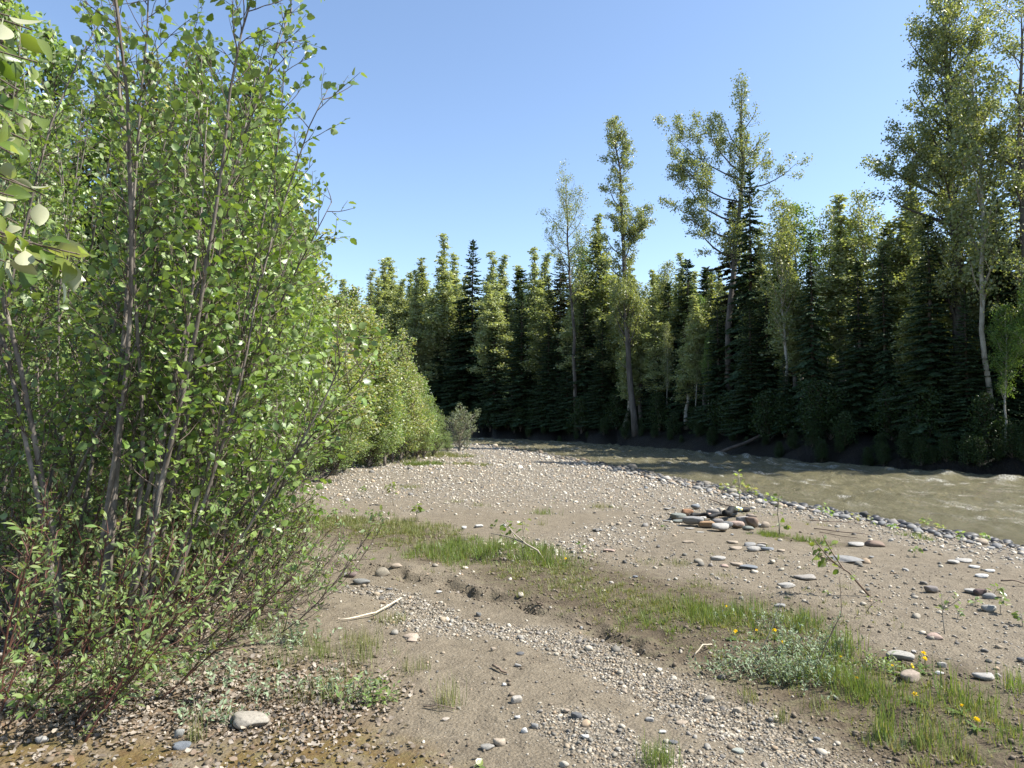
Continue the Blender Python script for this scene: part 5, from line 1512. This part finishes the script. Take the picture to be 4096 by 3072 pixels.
# ------------------------------------------------------------ poplar branch hanging in at the upper left
def hanging_poplar():
    x0, y0 = -2.35, 1.75
    t = thing('balsam_poplar', (x0, y0, float(height(x0, y0))), 'balsam poplar whose big leaved boughs hang in at the upper left edge', 'poplar')
    rg = np.random.default_rng(55)
    g = Geo(); T = poly((0, 0, -.1), (0.02, 0, 1), 4.4, 10, rg, 0, .02); tube(g, T, np.linspace(.06, .02, 10), 10); link('trunk', g.mesh('trunk', True), t, M_ALDBARK)
    o = np.array([x0, y0, 0.0])
    ends = [  # end of each shoot, as seen: px, py, distance
        (172, 545, 1.75, 34), (75, 575, 1.8, 14), (70, 60, 1.8, 20), (40, 190, 1.7, 18), (95, 250, 2.0, 14), (60, 400, 1.9, 14), (100, 420, 2.0, 12), (30, 330, 1.7, 12), (40, 480, 1.9, 10), (80, 130, 1.9, 20), (15, 100, 1.6, 16), (120, 545, 1.85, 14), (60, 300, 1.9, 16), (20, 30, 1.7, 18), (55, 250, 1.8, 16), (30, 420, 1.8, 14), (10, 560, 1.7, 12), (190, 560, 1.8, 12), (150, 590, 1.75, 10)]
    me = leaf_mesh('popl', LEAF_P, M_POPLEAF)
    for (px, py, Y, nl) in ends:
        e = np.array(A(px, py, Y)); s = o + np.array([0.02, 0, max(e[2] + rg.uniform(0.0, .5), 1.0)]); s2 = s - o; e2 = e - o
        mid = (s2 + e2) / 2 + [0, 0, .06]
        P = np.array([s2, (s2 + mid) / 2 + [0, 0, .02], mid, (mid + e2) / 2 + [0, 0, .02], e2])
        g = Geo(); tube(g, P, [.007, .006, .0045, .003, .002], 6); link('bough', g.mesh('bough', True), t, M_TWIG)
        for j in range(nl):
            u = 0.5 + 0.5 * (j + .5) / nl
            q, d = at_(P, u)
            side = nrm(np.cross(d, rg.normal(size=3)))
            ld = nrm(d * 0.5 + side * 0.75 + np.array([0, 0, -0.55]))
            n = nrm(np.array([0.35, 0.1, 0.5]) + rg.normal(0, .8, 3))
            M = frames(ld[None], n[None])[0]
            lo = bpy.data.objects.new('leaf', me); lo.parent = t; lo.matrix_basis = mat4(M, q, rg.uniform(.045, .08)); COL.objects.link(lo)
    return t


hanging_poplar()


# ------------------------------------------------------------ saplings on the bar: stem, shoots and single leaves
def sapling(px, py, top, label, nleaf=14, leaf=0.05, lean=None, tmat=None, lmat=None, group=None, extra_shoots=2, seed=0):
    """px,py foot; top = px,py of the tip as seen (about the same distance)"""
    b = G(px, py); e = np.array(A(top[0], top[1], b[1] + (lean or 0))) - np.array(b)
    rg = np.random.default_rng(seed or int(px * 7 + py))
    t = thing('poplar_sapling', b, label, 'sapling', group)
    L = np.linalg.norm(e); k = max(L * 0.012, 0.0022)
    mid = e * 0.5 + np.array([-e[0] * .12 + rg.normal(0, L * .04), rg.normal(0, L * .05), L * .05])
    P = np.array([[0, 0, -.02], mid * 0.5 + rg.normal(0, L * .02, 3), mid, (mid + e) / 2 + [0, 0, L * .03], e])
    g = Geo(); tube(g, P, np.linspace(k * 1.6, k * .6, 5), 5); link('stem', g.mesh('stem', True), t, tmat or M_TWIGP)
    shoots = [P]
    for s in range(extra_shoots):
        q, d = at_(P, rg.uniform(.25, .7)); dd = nrm(d + nrm(rg.normal(size=3)) * .8 + [0, 0, .3]); LL = L * rg.uniform(.3, .55)
        Q = np.array([q, q + dd * LL * .5, q + dd * LL + [0, 0, LL * .1]]); g = Geo(); tube(g, Q, [k, k * .8, k * .5], 4, False); link('shoot', g.mesh('shoot', False), t, tmat or M_TWIGP); shoots.append(Q)
    me = leaf_mesh('sap' if lmat is None else lmat.name, LEAF_P, lmat or M_POPLEAF)
    for j in range(nleaf):
        Q = shoots[j % len(shoots)] if j % 3 else P
        q, d = at_(Q, rg.uniform(.4, 1.0)); side = nrm(np.cross(d, rg.normal(size=3)))
        ld = nrm(d * .4 + side + [0, 0, -.35]); n = nrm(rg.normal(0, .6, 3) + [0.2, -.1, .7])
        lo = bpy.data.objects.new('leaf', me); lo.parent = t; lo.matrix_basis = mat4(frames(ld[None], n[None])[0], q, leaf * 1.05 * rg.uniform(.6, 1.15)); COL.objects.link(lo)
    return t


def S5(x, y, tx, ty, lab, **k):
    a = c5(x, y); return sapling(a[0], a[1], c5(tx, ty), lab, **k)


def S4(x, y, tx, ty, lab, **k):
    a = c4(x, y); return sapling(a[0], a[1], c4(tx, ty), lab, **k)


S5(1255, 688, 935, 450, 'poplar sapling leaning left over the sand, its leaves hanging at the tip', nleaf=44, leaf=.06, tmat=M_STICKD)
S5(1670, 905, 1695, 690, 'small upright poplar sapling beside the pinkish tan stone', nleaf=12, leaf=.04)
S5(1215, 780, 1330, 700, 'nearly leafless dark twig sapling below the leaning one', nleaf=5, leaf=.03, tmat=M_STICKD)
S5(515, 175, 505, 0, 'tallest yellowish sapling at the water edge behind the fire ring', nleaf=26, leaf=.085, lmat=M_YOUNGY, extra_shoots=4)
S5(425, 125, 428, 60, 'short yellow green sapling left of the tallest one by the water', nleaf=14, leaf=.08, lmat=M_YOUNGY)
S5(570, 150, 575, 60, 'bushy yellow green sapling right of the tallest one by the water', nleaf=20, leaf=.085, lmat=M_YOUNGY, extra_shoots=4)
S5(735, 335, 735, 120, 'straight dark leaved sapling growing right of the fire ring', nleaf=16, leaf=.06, extra_shoots=1)
S5(720, 330, 760, 275, 'low sapling with pale turned leaves in the bright grass by the fire ring', nleaf=16, leaf=.07)
S5(660, 185, 690, 110, 'small leafy sapling on the cobbles above the fire ring', nleaf=14, leaf=.075, lmat=M_YOUNG)
S5(840, 160, 835, 105, 'small yellow tipped sapling at the river stones', nleaf=9, leaf=.08, lmat=M_YOUNGY)
S5(970, 230, 985, 165, 'small green sapling among shore cobbles, left of a pair', nleaf=12, leaf=.07, lmat=M_YOUNG)
S5(1010, 250, 1020, 205, 'small green sapling among shore cobbles, right of a pair', nleaf=10, leaf=.07, lmat=M_YOUNG)
S5(1160, 265, 1165, 225, 'tiny sapling on the dark shore cobbles', nleaf=8, leaf=.06, lmat=M_YOUNGY)
S5(1245, 280, 1255, 235, 'yellowish tiny sapling on the dark cobbles', nleaf=8, leaf=.06, lmat=M_YOUNGY)
S5(1380, 330, 1375, 280, 'leafy sapling at the inner edge of the dark cobbles', nleaf=14, leaf=.06, lmat=M_YOUNG)
S5(1570, 320, 1560, 260, 'yellow green sapling spreading over the dark cobbles', nleaf=16, leaf=.06, lmat=M_YOUNGY, extra_shoots=4)
S5(1640, 330, 1650, 280, 'low yellow sapling right of the spreading one', nleaf=10, leaf=.06, lmat=M_YOUNGY)
S5(1775, 400, 1765, 320, 'dark stemmed sapling among the grey shore stones', nleaf=14, leaf=.055, lmat=M_YOUNG, extra_shoots=3)
S5(1880, 390, 1900, 340, 'leafy low sapling at the shore near the right edge', nleaf=16, leaf=.055, lmat=M_YOUNG)
S5(1500, 465, 1500, 420, 'small grey green sapling on the sand below the shore', nleaf=12, leaf=.05, lmat=M_WILLOW)
S5(1940, 690, 1975, 640, 'leafy small sapling behind the maroon brown stone', nleaf=12, leaf=.05)
S5(1990, 790, 1985, 700, 'sapling with drooping long leaves near the right edge', nleaf=12, leaf=.05)
S5(1840, 740, 1850, 700, 'low sapling left of the lumpy grey rock', nleaf=10, leaf=.045, lmat=M_WILLOW)
S5(1740, 820, 1760, 760, 'small sapling with three shoots on open sand', nleaf=8, leaf=.035, lmat=M_WILLOW)
S5(2110, 860, 2105, 790, 'sapling cut by the right edge of the picture', nleaf=9, leaf=.05)
S5(1000, 690, 1015, 655, 'tiny seedling in the shade of the leaning sapling', nleaf=8, leaf=.03)
S5(80, 310, 90, 285, 'tiny willow seedling on the fine gravel', nleaf=6, leaf=.04, lmat=M_WILLOW)
S4(530, 175, 515, 45, 'poplar sapling on the gravel in front of the thicket, left of two', nleaf=22, leaf=.075, extra_shoots=2)
S4(665, 265, 655, 160, 'poplar sapling on the gravel in front of the thicket, right of two', nleaf=24, leaf=.07, extra_shoots=3)
S4(1385, 482, 1080, 330, 'poplar sapling lying flat to the left over the grass patch, with white backed leaves', nleaf=24, leaf=.065, tmat=M_TWIGP, extra_shoots=2)
S4(1260, 455, 1275, 270, 'upright poplar shoot rising behind the grass patch', nleaf=14, leaf=.06, extra_shoots=2)
S4(1110, 300, 1100, 270, 'small sapling top behind the grass patch', nleaf=9, leaf=.055)
S4(1590, 440, 1588, 395, 'little dark leaved sapling alone right of the grass patch', nleaf=8, leaf=.055)
S4(985, 1675, 985, 1640, 'single upright green leaf seedling at the bottom edge', nleaf=3, leaf=.05, extra_shoots=0)
S4(225, 540, 235, 430, 'silvery willow twig standing by the small pale stone', nleaf=12, leaf=.035, lmat=M_SILVER)
for k, (x, y, tx, ty) in enumerate([(360, 120, 350, 70), (250, 215, 240, 150), (300, 240, 310, 190), (190, 245, 200, 190), (120, 250, 140, 180), (60, 255, 50, 170), (380, 250, 390, 200), (450, 260, 440, 215)]):
    S4(x, y, tx, ty, 'low leafy willow seedling in the green fringe before the thicket', nleaf=20, leaf=.05, lmat=M_WILLOW, group='willow seedlings before the thicket', extra_shoots=4)


# ------------------------------------------------------------ grass, tufts, dandelions, silvery herb
def blade_tpl():
    v = np.array([(-.5, 0, 0), (.5, 0, 0), (-.42, .4, .04), (.42, .4, .04), (-.24, .75, .16), (.24, .75, .16), (0, .98, .42)], float)
    return v, np.array([(0, 1, 3), (0, 3, 2), (2, 3, 5), (2, 5, 4), (4, 5, 6)])


BLADE = blade_tpl()


def blades(P, Hh, W, rg, lean=0.35, th=None, l=None):
    n = len(P); g = Geo()
    if th is None: th = rg.uniform(0, 2 * math.pi, n)
    l = np.abs(rg.normal(0, lean, n)) if l is None else l + np.abs(rg.normal(0, lean * .5, n))
    d = np.stack([np.cos(th) * np.sin(l), np.sin(th) * np.sin(l), np.cos(l)], -1)
    nn = nrm(np.stack([-np.cos(th), -np.sin(th), 0.1 + 0 * th], -1))
    inst(g, BLADE[0], BLADE[1], None, frames(d, nn), P, np.stack([W, Hh, Hh], -1))
    return g


def grass_patch(pts, hw, soft, n, h, w, mat, label, seed, name='grass', clump=True, lean=.5):
    rg = np.random.default_rng(seed); pts = np.array(pts)
    lo = pts.min(0) - hw - soft; hi = pts.max(0) + hw + soft
    x = rg.uniform(lo[0], hi[0], n * 4); y = rg.uniform(lo[1], hi[1], n * 4)
    m = capsule(x + (fbm(x * 3, y * 3, 3, seed) - .5) * hw * 1.4, y + (fbm(x * 3 + 9, y * 3, 3, seed) - .5) * hw * 1.8, pts, hw, soft * 1.2)
    m = m * sstep(.38 if clump else .25, .62 if clump else .5, fbm(x * 6, y * 6, 2, seed)) 
    k = rg.uniform(0, 1, len(x)) < m
    x, y, m = x[k], y[k], m[k]
    nc = max(8, n // 22); x, y, m = x[:nc], y[:nc], m[:nc]; per = rg.integers(6, 24, len(x)); sp = .012 + .1 * h * rg.uniform(.5, 1.5, len(x))
    hs = rg.uniform(.35, 1.2, len(x)) * m
    x, y, sp, m = np.repeat(x, per), np.repeat(y, per), np.repeat(sp, per), np.repeat(hs, per)
    ox = rg.normal(0, 1, len(x)); oy = rg.normal(0, 1, len(x)); x = x + ox * sp; y = y + oy * sp
    th = np.arctan2(oy, ox); ll = np.minimum(np.hypot(ox, oy) * .33, .9)
    Hh = h * rg.uniform(.25, 1.15, len(x)) ** 1.3 * (.4 + .6 * m)
    g = blades(np.stack([x, y, height(x, y) - .005], -1), Hh, w * .8 * rg.uniform(.6, 1.5, len(x)), rg, lean, th, ll)
    return tag(link(name, g.mesh(name, False), None, mat), label, 'grass', kind='stuff')


grass_patch(FL((960, 1195), (1060, 1180), (1140, 1200)), .46, .5, 9000, .17, .006, M_GRASS, 'bright green grass patch in the middle of the bar', 91, clump=False)
grass_patch(FL((1180, 1230), (1450, 1320), (1650, 1370), (1850, 1450), (2180, 1590)), .5, .6, 20000, .05, .008, M_GRASSD, 'low dull weeds in the diagonal strip of dark soil', 110, name='weeds', clump=False, lean=.8)
grass_patch(FL((680, 1130), (900, 1160)), .5, .6, 12000, .07, .009, M_GRASSD, 'low dull weeds at the edge of the silt before the thicket', 111, name='weeds', clump=False, lean=.8)
grass_patch(FL((1450, 1330), (1750, 1360)), .35, .5, 2600, .05, .008, M_GRASS, 'low green weeds under the tall grass', 112, name='weeds', clump=False, lean=.8)
grass_patch(FL((900, 1160), (960, 1220)), .45, .6, 1500, .10, .005, M_GRASSD, 'thin dull grass at the left of the bright patch', 92)
grass_patch(FL((700, 1130), (820, 1125), (930, 1150)), .4, .6, 9000, .12, .006, M_GRASSD, 'low dull grass along the foot of the alder sprays', 93, clump=False)
grass_patch(FL((1200, 1240), (1330, 1290), (1480, 1330)), .28, .4, 3000, .10, .0045, M_GRASSD, 'sparse grass on the dark soil right of the bright patch', 94)
grass_patch(FL((1400, 1335), (1560, 1330)), .2, .3, 2200, .14, .0045, M_GRASS, 'green grass on the soil bank above the gravel', 95)
grass_patch(FL((1500, 1310), (1700, 1350), (1800, 1420)), .24, .35, 2700, .17, .005, M_GRASS, 'tall fresh grass around the dandelions', 96)
grass_patch(FL((1700, 1440), (1860, 1490)), .13, .2, 1600, .13, .0045, M_GRASS, 'grass fringe below the silvery herb', 97)
grass_patch(FL((1880, 1480), (2050, 1530), (2200, 1600)), .2, .35, 1600, .12, .0045, M_GRASS, 'scattered grass at the lower right of the bar', 98)
grass_patch(FL((1950, 1560), (2120, 1640)), .2, .35, 900, .12, .0045, M_GRASSD, 'thin grass in the bottom right corner', 99)
grass_patch(FL((1640, 1148), (1700, 1152), (1780, 1168)), .13, .15, 2200, .10, .006, M_GRASS, 'bright grass strip just right of the fire ring', 100, clump=False)
grass_patch(FL((1450, 1260), (1650, 1290), (1850, 1330)), .4, .6, 1400, .06, .0045, M_GRASSD, 'thin grass on the sand behind the grass bank', 101)
grass_patch(FL((760, 1000), (850, 985), (960, 978)), 1.0, 1.2, 16000, .26, .014, M_GRASSD, 'dull grass along the foot of the thicket', 102)
grass_patch(FL((900, 1000), (940, 997)), .35, .3, 4000, .18, .012, M_GRASS, 'bright grass clump on the cobbles before the thicket', 103)
grass_patch(FL((1000, 995), (1040, 998)), .4, .4, 2500, .12, .012, M_GRASSD, 'grass clump on the cobbles near the grey willow', 104)
grass_patch(FL((1950, 1130), (2000, 1140)), .2, .25, 500, .1, .007, M_GRASS, 'small grass clump among the shore stones', 105)
grass_patch(FL((1620, 1090), (1700, 1110), (1780, 1120)), .4, .6, 700, .07, .007, M_GRASSD, 'sparse grass on the gravel between fire ring and river', 106)
grass_patch(FL((700, 1400), (760, 1470), (640, 1500)), .28, .3, 1500, .12, .0035, M_GRASSD, 'thin grass between the dead leaves and the silt', 107)
grass_patch(FL((560, 1380), (620, 1430)), .25, .4, 800, .13, .0035, M_GRASS, 'grass among the willow rods', 108)
grass_patch(FL((1050, 1075), (1300, 1080), (1450, 1110), (1700, 1190)), 1.0, 1.5, 700, .05, .006, M_GRASSD, 'single short grass blades dotted over the sand flat', 109)


def tuft(px, py, n, h, w, mat, label, spread=.03, group=None, name='grass_tuft', lean=.45):
    p = G(px, py); rg = np.random.default_rng(int(px * 3 + py))
    P = np.stack([rg.normal(0, spread, n), rg.normal(0, spread, n), np.full(n, -.005)], -1)
    g = blades(P, h * rg.uniform(.4, 1.15, n), w * rg.uniform(.7, 1.2, n), rg, lean)
    o = link(name, g.mesh(name, False), None, mat); o.location = p
    return tag(o, label, 'grass', group)


TU = [
    (c4, 850, 1310, 70, .17, .0035, M_GRASSD, .035, 'dry straw coloured tuft in the middle of the near silt'),
    (c4, 520, 835, 140, .09, .004, M_GRASSD, .07, 'dark green cushion tuft under the end of the pale stick'),
    (c4, 370, 975, 120, .12, .0035, M_GRASSD, .06, 'dark green tuft left of the cream tan stone'),
    (c4, 340, 1030, 60, .22, .003, M_GRASSD, .05, 'tall thin tuft beside the dead leaves'),
    (c4, 690, 1105, 40, .10, .003, M_GRASSD, .03, 'small thin tuft on the near silt'),
    (c4, 615, 1110, 26, .14, .003, M_GRASSD, .02, 'wispy tuft left of the small thin one'),
    (c4, 2030, 1645, 130, .13, .003, M_GRASS, .045, 'fine green tuft at the bottom edge'),
    (c5, 50, 1655, 60, .10, .003, M_GRASS, .03, 'fine tuft right behind the bottom edge one'),
    (c5, 740, 1395, 45, .10, .003, M_GRASSD, .02, 'small brownish tuft on the smooth silt at the right'),
    (c5, 1330, 1500, 60, .2, .0055, M_GRASS, .035, 'broad bladed bright tuft on the smooth silt at the right'),
    (c5, 1360, 1520, 60, .08, .006, M_SILVER, .05, 'low grey leaved tuft at the foot of the broad bladed one'),
    (c4, 1370, 222, 190, .10, .005, M_GRASS, .12, 'bright grass cushion alone on the sand flat'),
    (c4, 1250, 680, 70, .07, .004, M_GRASSD, .05, 'small tuft on the silt above the gravel stream'),
    (c4, 1370, 285, 40, .12, .004, M_GRASSD, .04, 'thin tuft behind the bright patch'),
    (c4, 620, 75, 150, .1, .008, M_GRASSD, .15, 'grass cushion on the gravel near the thicket'),
    (c4, 1015, 175, 60, .07, .006, M_GRASSD, .08, 'faint tuft on the sand flat, left of the bright cushion'),
    (c4, 880, 155, 60, .07, .006, M_GRASSD, .08, 'faint tuft on the sand flat, farthest left'),
    (c4, 1710, 185, 120, .09, .007, M_GRASSD, .14, 'green cushion on the far gravel'),
    (c4, 1970, 505, 70, .06, .004, M_GRASSD, .08, 'low tuft on fine gravel right of the flat pinkish stone'),
    (c5, 175, 510, 90, .08, .004, M_GRASSD, .07, 'low green tuft on the sand left of the pale stones'),
    (c5, 425, 575, 60, .05, .004, M_GRASSD, .06, 'small tuft below the buff oval stone'),
    (c5, 560, 790, 110, .16, .0045, M_GRASS, .06, 'tall tuft at the upper left of the dandelion grass'),
    (c5, 1090, 1010, 70, .22, .006, M_GRASS, .05, 'tall yellow green blades above the silvery herb'),
    (c5, 1090, 1200, 110, .16, .0045, M_GRASS, .07, 'fresh grass tuft right of the silvery herb'),
    (c5, 1230, 1230, 90, .13, .0045, M_GRASS, .06, 'grass tuft at the silt edge right of the silvery herb'),
    (c5, 1480, 1310, 110, .12, .004, M_GRASS, .07, 'fine grass tuft below the lowest middle dandelion'),
    (c5, 1700, 1260, 60, .2, .005, M_GRASS, .05, 'tall leaning tuft at the lower right'),
    (c5, 1870, 1330, 90, .14, .0045, M_GRASS, .07, 'tuft above the lowest right dandelion'),
    (c5, 2090, 1230, 100, .16, .005, M_GRASS, .06, 'tuft at the right edge of the picture'),
    (c5, 1590, 1560, 80, .16, .0045, M_GRASS, .06, 'tuft near the bottom right corner, on the silt edge'),
    (c5, 960, 1330, 80, .09, .004, M_GRASSD, .06, 'drooping tuft on the eroded silt edge'),
    (c5, 560, 1280, 70, .09, .0035, M_GRASSD, .05, 'small tuft below the silvery herb on silt'),
    (c5, 1110, 640, 30, .05, .004, M_GRASSD, .04, 'tiny tuft under the leaning sapling'),
    (c5, 340, 640, 60, .05, .004, M_GRASSD, .08, 'tiny tuft on dark sand left of the grass bank'),
    (c3, 1120, 1120, 50, .12, .003, M_GRASS, .05, 'feathery green horsetail tuft among dead leaves'),
    (c3, 1200, 1500, 50, .17, .003, M_GRASSD, .03, 'thin upright tuft beside the blue grey stone'),
    (c3, 2020, 1200, 130, .13, .0035, M_GRASSD, .08, 'grey green tuft right of the dead leaves'),
    (c3, 1960, 980, 60, .13, .003, M_GRASS, .05, 'small green tuft on silt right of the willow rods'),
]
for fn, x, y, n, h, w, m, sp, lab in TU:
    tuft(*fn(x, y), n, h, w, m, lab, sp)

# dandelions
DA = [(485, 888, 'dandelion at the far left of the grass bank'), (603, 880, 'small dandelion second from the left in the grass bank'), (706, 882, 'bright dandelion beside the left dead stalk'),
      (752, 948, 'dandelion nodding just below the left dead stalk'), (800, 920, 'small orange yellow dandelion right of the left dead stalk'), (1550, 1012, 'topmost of the three tall dandelions by the tan rock'),
      (1557, 1042, 'middle of the three tall dandelions by the tan rock'), (1492, 1082, 'sideways facing dandelion over the tan rock'), (1373, 1082, 'small dandelion left of the tan rock'),
      (1170, 1150, 'dandelion in the grass right of the silvery herb'), (1503, 1245, 'dandelion in the fine grass below the tan rock'), (1767, 1307, 'half open dandelion at the lower right'),
      (1852, 1388, 'lowest dandelion at the lower right'), (433, 745, 'tiny dandelion at the upper left of the grass bank'), (1080, 1032, 'small dandelion behind the silvery herb')]


def dandelion(px, py, label, big=1.0, h=0.11, side=False):
    # foot lies below the head as seen
    b = G(px, py + 40 * (h / .11) * .6); b2 = A(px, py, b[1])
    rg = np.random.default_rng(int(px + py)); e = np.array(b2) - np.array(b)
    t = thing('dandelion', b, label, 'dandelion', 'dandelions in the grass')
    g = Geo(); tube(g, [(0, 0, -.01), e * .5 + [.008, 0, 0], e], [.0025, .0022, .002], 5, False); link('stalk', g.mesh('stalk', True), t, M_GRASS)
    n = 46; th = rg.uniform(0, 6.283, n); el = np.radians(rg.uniform(5, 75, n)); d = np.stack([np.cos(th) * np.cos(el), np.sin(th) * np.cos(el), np.sin(el)], -1)
    if side: d = np.stack([-d[:, 2], d[:, 1], d[:, 0]], -1)
    else:
        c, s = math.cos(-.45), math.sin(-.45); d = np.stack([d[:, 0], d[:, 1] * c - -d[:, 2] * s * -1, d[:, 2] * c + d[:, 1] * s * -1], -1)
    g = Geo(); tv = np.array([(-.12, 0, 0), (.12, 0, 0), (.16, .9, 0), (0, 1, .02), (-.16, .9, 0)], float)
    inst(g, tv, np.array([(0, 1, 2), (0, 2, 4), (4, 2, 3)]), None, frames(nrm(d), nrm(rg.normal(size=(n, 3)))), np.tile(e, (n, 1)), np.full(n, .019 * big) * rg.uniform(.75, 1.05, n))
    link('flower_head', g.mesh('flower_head', False), t, M_YELLOW)
    k = 8; th = rg.uniform(0, 6.28, k); dd = np.stack([np.cos(th), np.sin(th), .35 + 0 * th], -1)
    g = Geo(); inst(g, BLADE[0], BLADE[1], None, frames(nrm(dd), np.tile([0, 0, 1.0], (k, 1))), np.zeros((k, 3)), np.stack([np.full(k, .014), np.full(k, .08), np.full(k, -.03)], -1))
    link('leaves', g.mesh('leaves', False), t, M_BIRCH)


for x, y, lab in DA:
    px, py = c5(x, y)
    dandelion(px, py, lab, .95 if x in (706, 1550, 1557, 1492, 1852, 1503, 485) else .6, .14 if 'tall' in lab else .09, 'sideways' in lab)
px, py = c4(1505, 475); dandelion(px, py, 'single dandelion on the dark soil right of the bright patch', .9, .06)


def herb(px, py, label, nst, h, spread, mat, leaf=.022, seed=1, name='silvery_herb', cat='herb'):
    p = G(px, py); rg = np.random.default_rng(seed); t = thing(name, p, label, cat)
    g = Geo(); LP, LD = [], []
    for i in range(nst):
        o = np.array([rg.normal(0, spread), rg.normal(0, spread * .6), 0]); o[2] = float(height(p[0] + o[0], p[1] + o[1])) - p[2]
        d = nrm(np.array([o[0], o[1], 0]) / spread * .35 + rg.normal(0, .25, 3) + [0, 0, 1]); L = h * rg.uniform(.5, 1.1)
        P = poly(o, d, L, 5, rg, .2, .08); tube(g, P, np.linspace(.002, .001, 5), 3, False)
        for u in np.arange(.1, 1.02, leaf * .42 / L):
            q, dd = at_(P, min(u, 1)); LP.append(q); LD.append(nrm(dd * .6 + nrm(np.cross(dd, rg.normal(size=3)))))
    tag(link('stems', g.mesh('stems', False), t, M_TWIGP), kind='stuff')
    LP = np.array(LP); LD = np.array(LD); n = len(LP)
    g = Geo(); inst(g, LEAF_W[0], LEAF_W[1], None, frames(LD, nrm(rg.normal(0, .5, (n, 3)) + [0, 0, 1])), LP, leaf * rg.uniform(.7, 1.3, n))
    link('foliage', g.mesh('foliage', False), t, mat)


a = c5(640, 1130); herb(*a, 'silvery leaved herb clump at the silt edge, left and largest', 90, .17, .15, M_SILVER, .026, 1)
a = c5(830, 1160); herb(*a, 'silvery leaved herb clump joined to the right of the largest', 70, .14, .14, M_SILVER, .026, 2)
a = c5(960, 1010); herb(*a, 'silvery leaved herb behind the grass, under the taller dead stalk', 60, .15, .14, M_SILVER, .024, 3)
a = c5(1220, 1110); herb(*a, 'darker silvery herb mat left of the tan rock', 60, .08, .16, M_WILLOW, .026, 4)
a = c5(740, 860); herb(*a, 'grey green herb in the upper grass bank', 50, .12, .16, M_SILVER, .022, 5)
a = c3(1830, 560); herb(*a, 'silvery willow herb on the silt beside the alder sprays', 16, .3, .12, M_SILVER, .04, 6)
a = c3(1860, 900); herb(*a, 'tall silvery herb between willow rods and silt', 20, .2, .14, M_SILVER, .036, 7)
a = c3(1380, 1120); herb(*a, 'silvery herb growing out of the dead leaves', 26, .16, .16, M_SILVER, .034, 8)
a = c3(1700, 1230); herb(*a, 'silvery herb right behind the largest boulder', 18, .11, .12, M_SILVER, .03, 9)
a = c3(1450, 1385); herb(*a, 'small silvery sprig before the largest boulder', 10, .12, .04, M_SILVER, .03, 10)
a = c3(1220, 1350); herb(*a, 'small grey green sprig among dead leaves', 12, .12, .05, M_SILVER, .03, 11)
a = c3(780, 1060); herb(*a, 'soft grey green herb at the foot of the nearest alder stem', 24, .2, .1, M_WILLOW, .035, 12)
a = c3(300, 1250); herb(*a, 'leafy olive herb at the lower left under the willow rods', 50, .2, .25, M_WILLOW, .034, 13)
a = c4(240, 1250); herb(*a, 'pale grey green herb on the edge of the dead leaves', 22, .14, .12, M_SILVER, .028, 14)
a = c4(370, 1300); herb(*a, 'fresh green broad leaved herb on the edge of the dead leaves', 26, .14, .08, M_WILLOW, .036, 15)
stick('dead_stalk', [GP(*c5(930, 1120)), A(*c5(1010, 930), GP(*c5(930, 1120))[1]), A(*c5(1088, 785), GP(*c5(930, 1120))[1]), A(*c5(1072, 575), GP(*c5(930, 1120))[1])], .0045, .0018, M_STICKD, 'tall dark dead stalk rising from the silvery herb', 'stalk')
stick('dead_stalk', [GP(*c5(610, 1040)), A(*c5(690, 870), GP(*c5(610, 1040))[1]), A(*c5(752, 685), GP(*c5(610, 1040))[1])], .004, .0016, M_TWIGP, 'pale thin dead stalk left of the dark one', 'stalk')


# dead leaves and crumbs
def litter():
    rg = np.random.default_rng(31); n = 80000
    x, y, _ = cand(n, seed=32, rmin=2.3, rmax=7.5, power=0, amax=40)
    z = zones(x, y); k = (rg.uniform(0, 1, n) < z['litter'] * (1 - .75 * z['moss']) + .12 * z['moss'] + .012 * (x < -.5)) 
    x, y = x[k], y[k]; n = len(x)
    P = np.stack([x, y, height(x, y) + .004 + rg.uniform(0, .012, n)], -1)
    g = Geo(); inst(g, LEAF_D[0], LEAF_D[1], None, frames(nrm(rg.normal(0, 1, (n, 3)) * [1, 1, .3]), nrm(rg.normal(0, .45, (n, 3)) + [0, 0, 1])), P, rg.uniform(.016, .042, n))
    tag(link('leaf_litter', g.mesh('leaf_litter', False), None, M_DRY), 'dry curled dead leaves under the alders at the lower left', 'leaf litter', kind='stuff')
    # clods of silt and soil
    x, y, rg = cand(60000, seed=33, rmin=2.4, rmax=11, power=0, amax=38)
    z = zones(x, y); lp = capsule(x, y, LIP, .12, .2); k = rg.uniform(0, 1, len(x)) < .08 + .55 * z['green'] + .15 * z['moss'] + lp
    k &= fbm(x * 2.2, y * 2.2, 3, 88) > .45 - .1 * z['green'] - .3 * lp
    x, y = x[k], y[k]; n = len(x); s = rg.lognormal(math.log(.013), .5, n).clip(.005, .05)
    tv, tf = stone_shape(0, 4242, .6, .5, .4)
    g = Geo(); th = rg.uniform(0, 6.28, n)
    inst(g, tv, tf, None, frames(np.stack([np.cos(th), np.sin(th), 0 * th], -1), np.tile([0, 0, 1.], (n, 1))), np.stack([x, y, height(x, y) + s * .1], -1), s)
    m = simple_mat('soil_crumb', [(.3, (.09, .07, .048)), (.7, (.19, .155, .115))], 6, 3, .95, 0)
    tag(link('soil_crumbs', g.mesh('soil_crumbs', False), None, m), 'crumbs and clods of dry silt lying on the bar', 'soil', kind='stuff')


litter()
print('objects', len(bpy.data.objects), 'tris', sum(len(p.vertices) - 2 for m in bpy.data.meshes for p in []) )
print('polys', sum(len(m.polygons) for m in bpy.data.meshes))
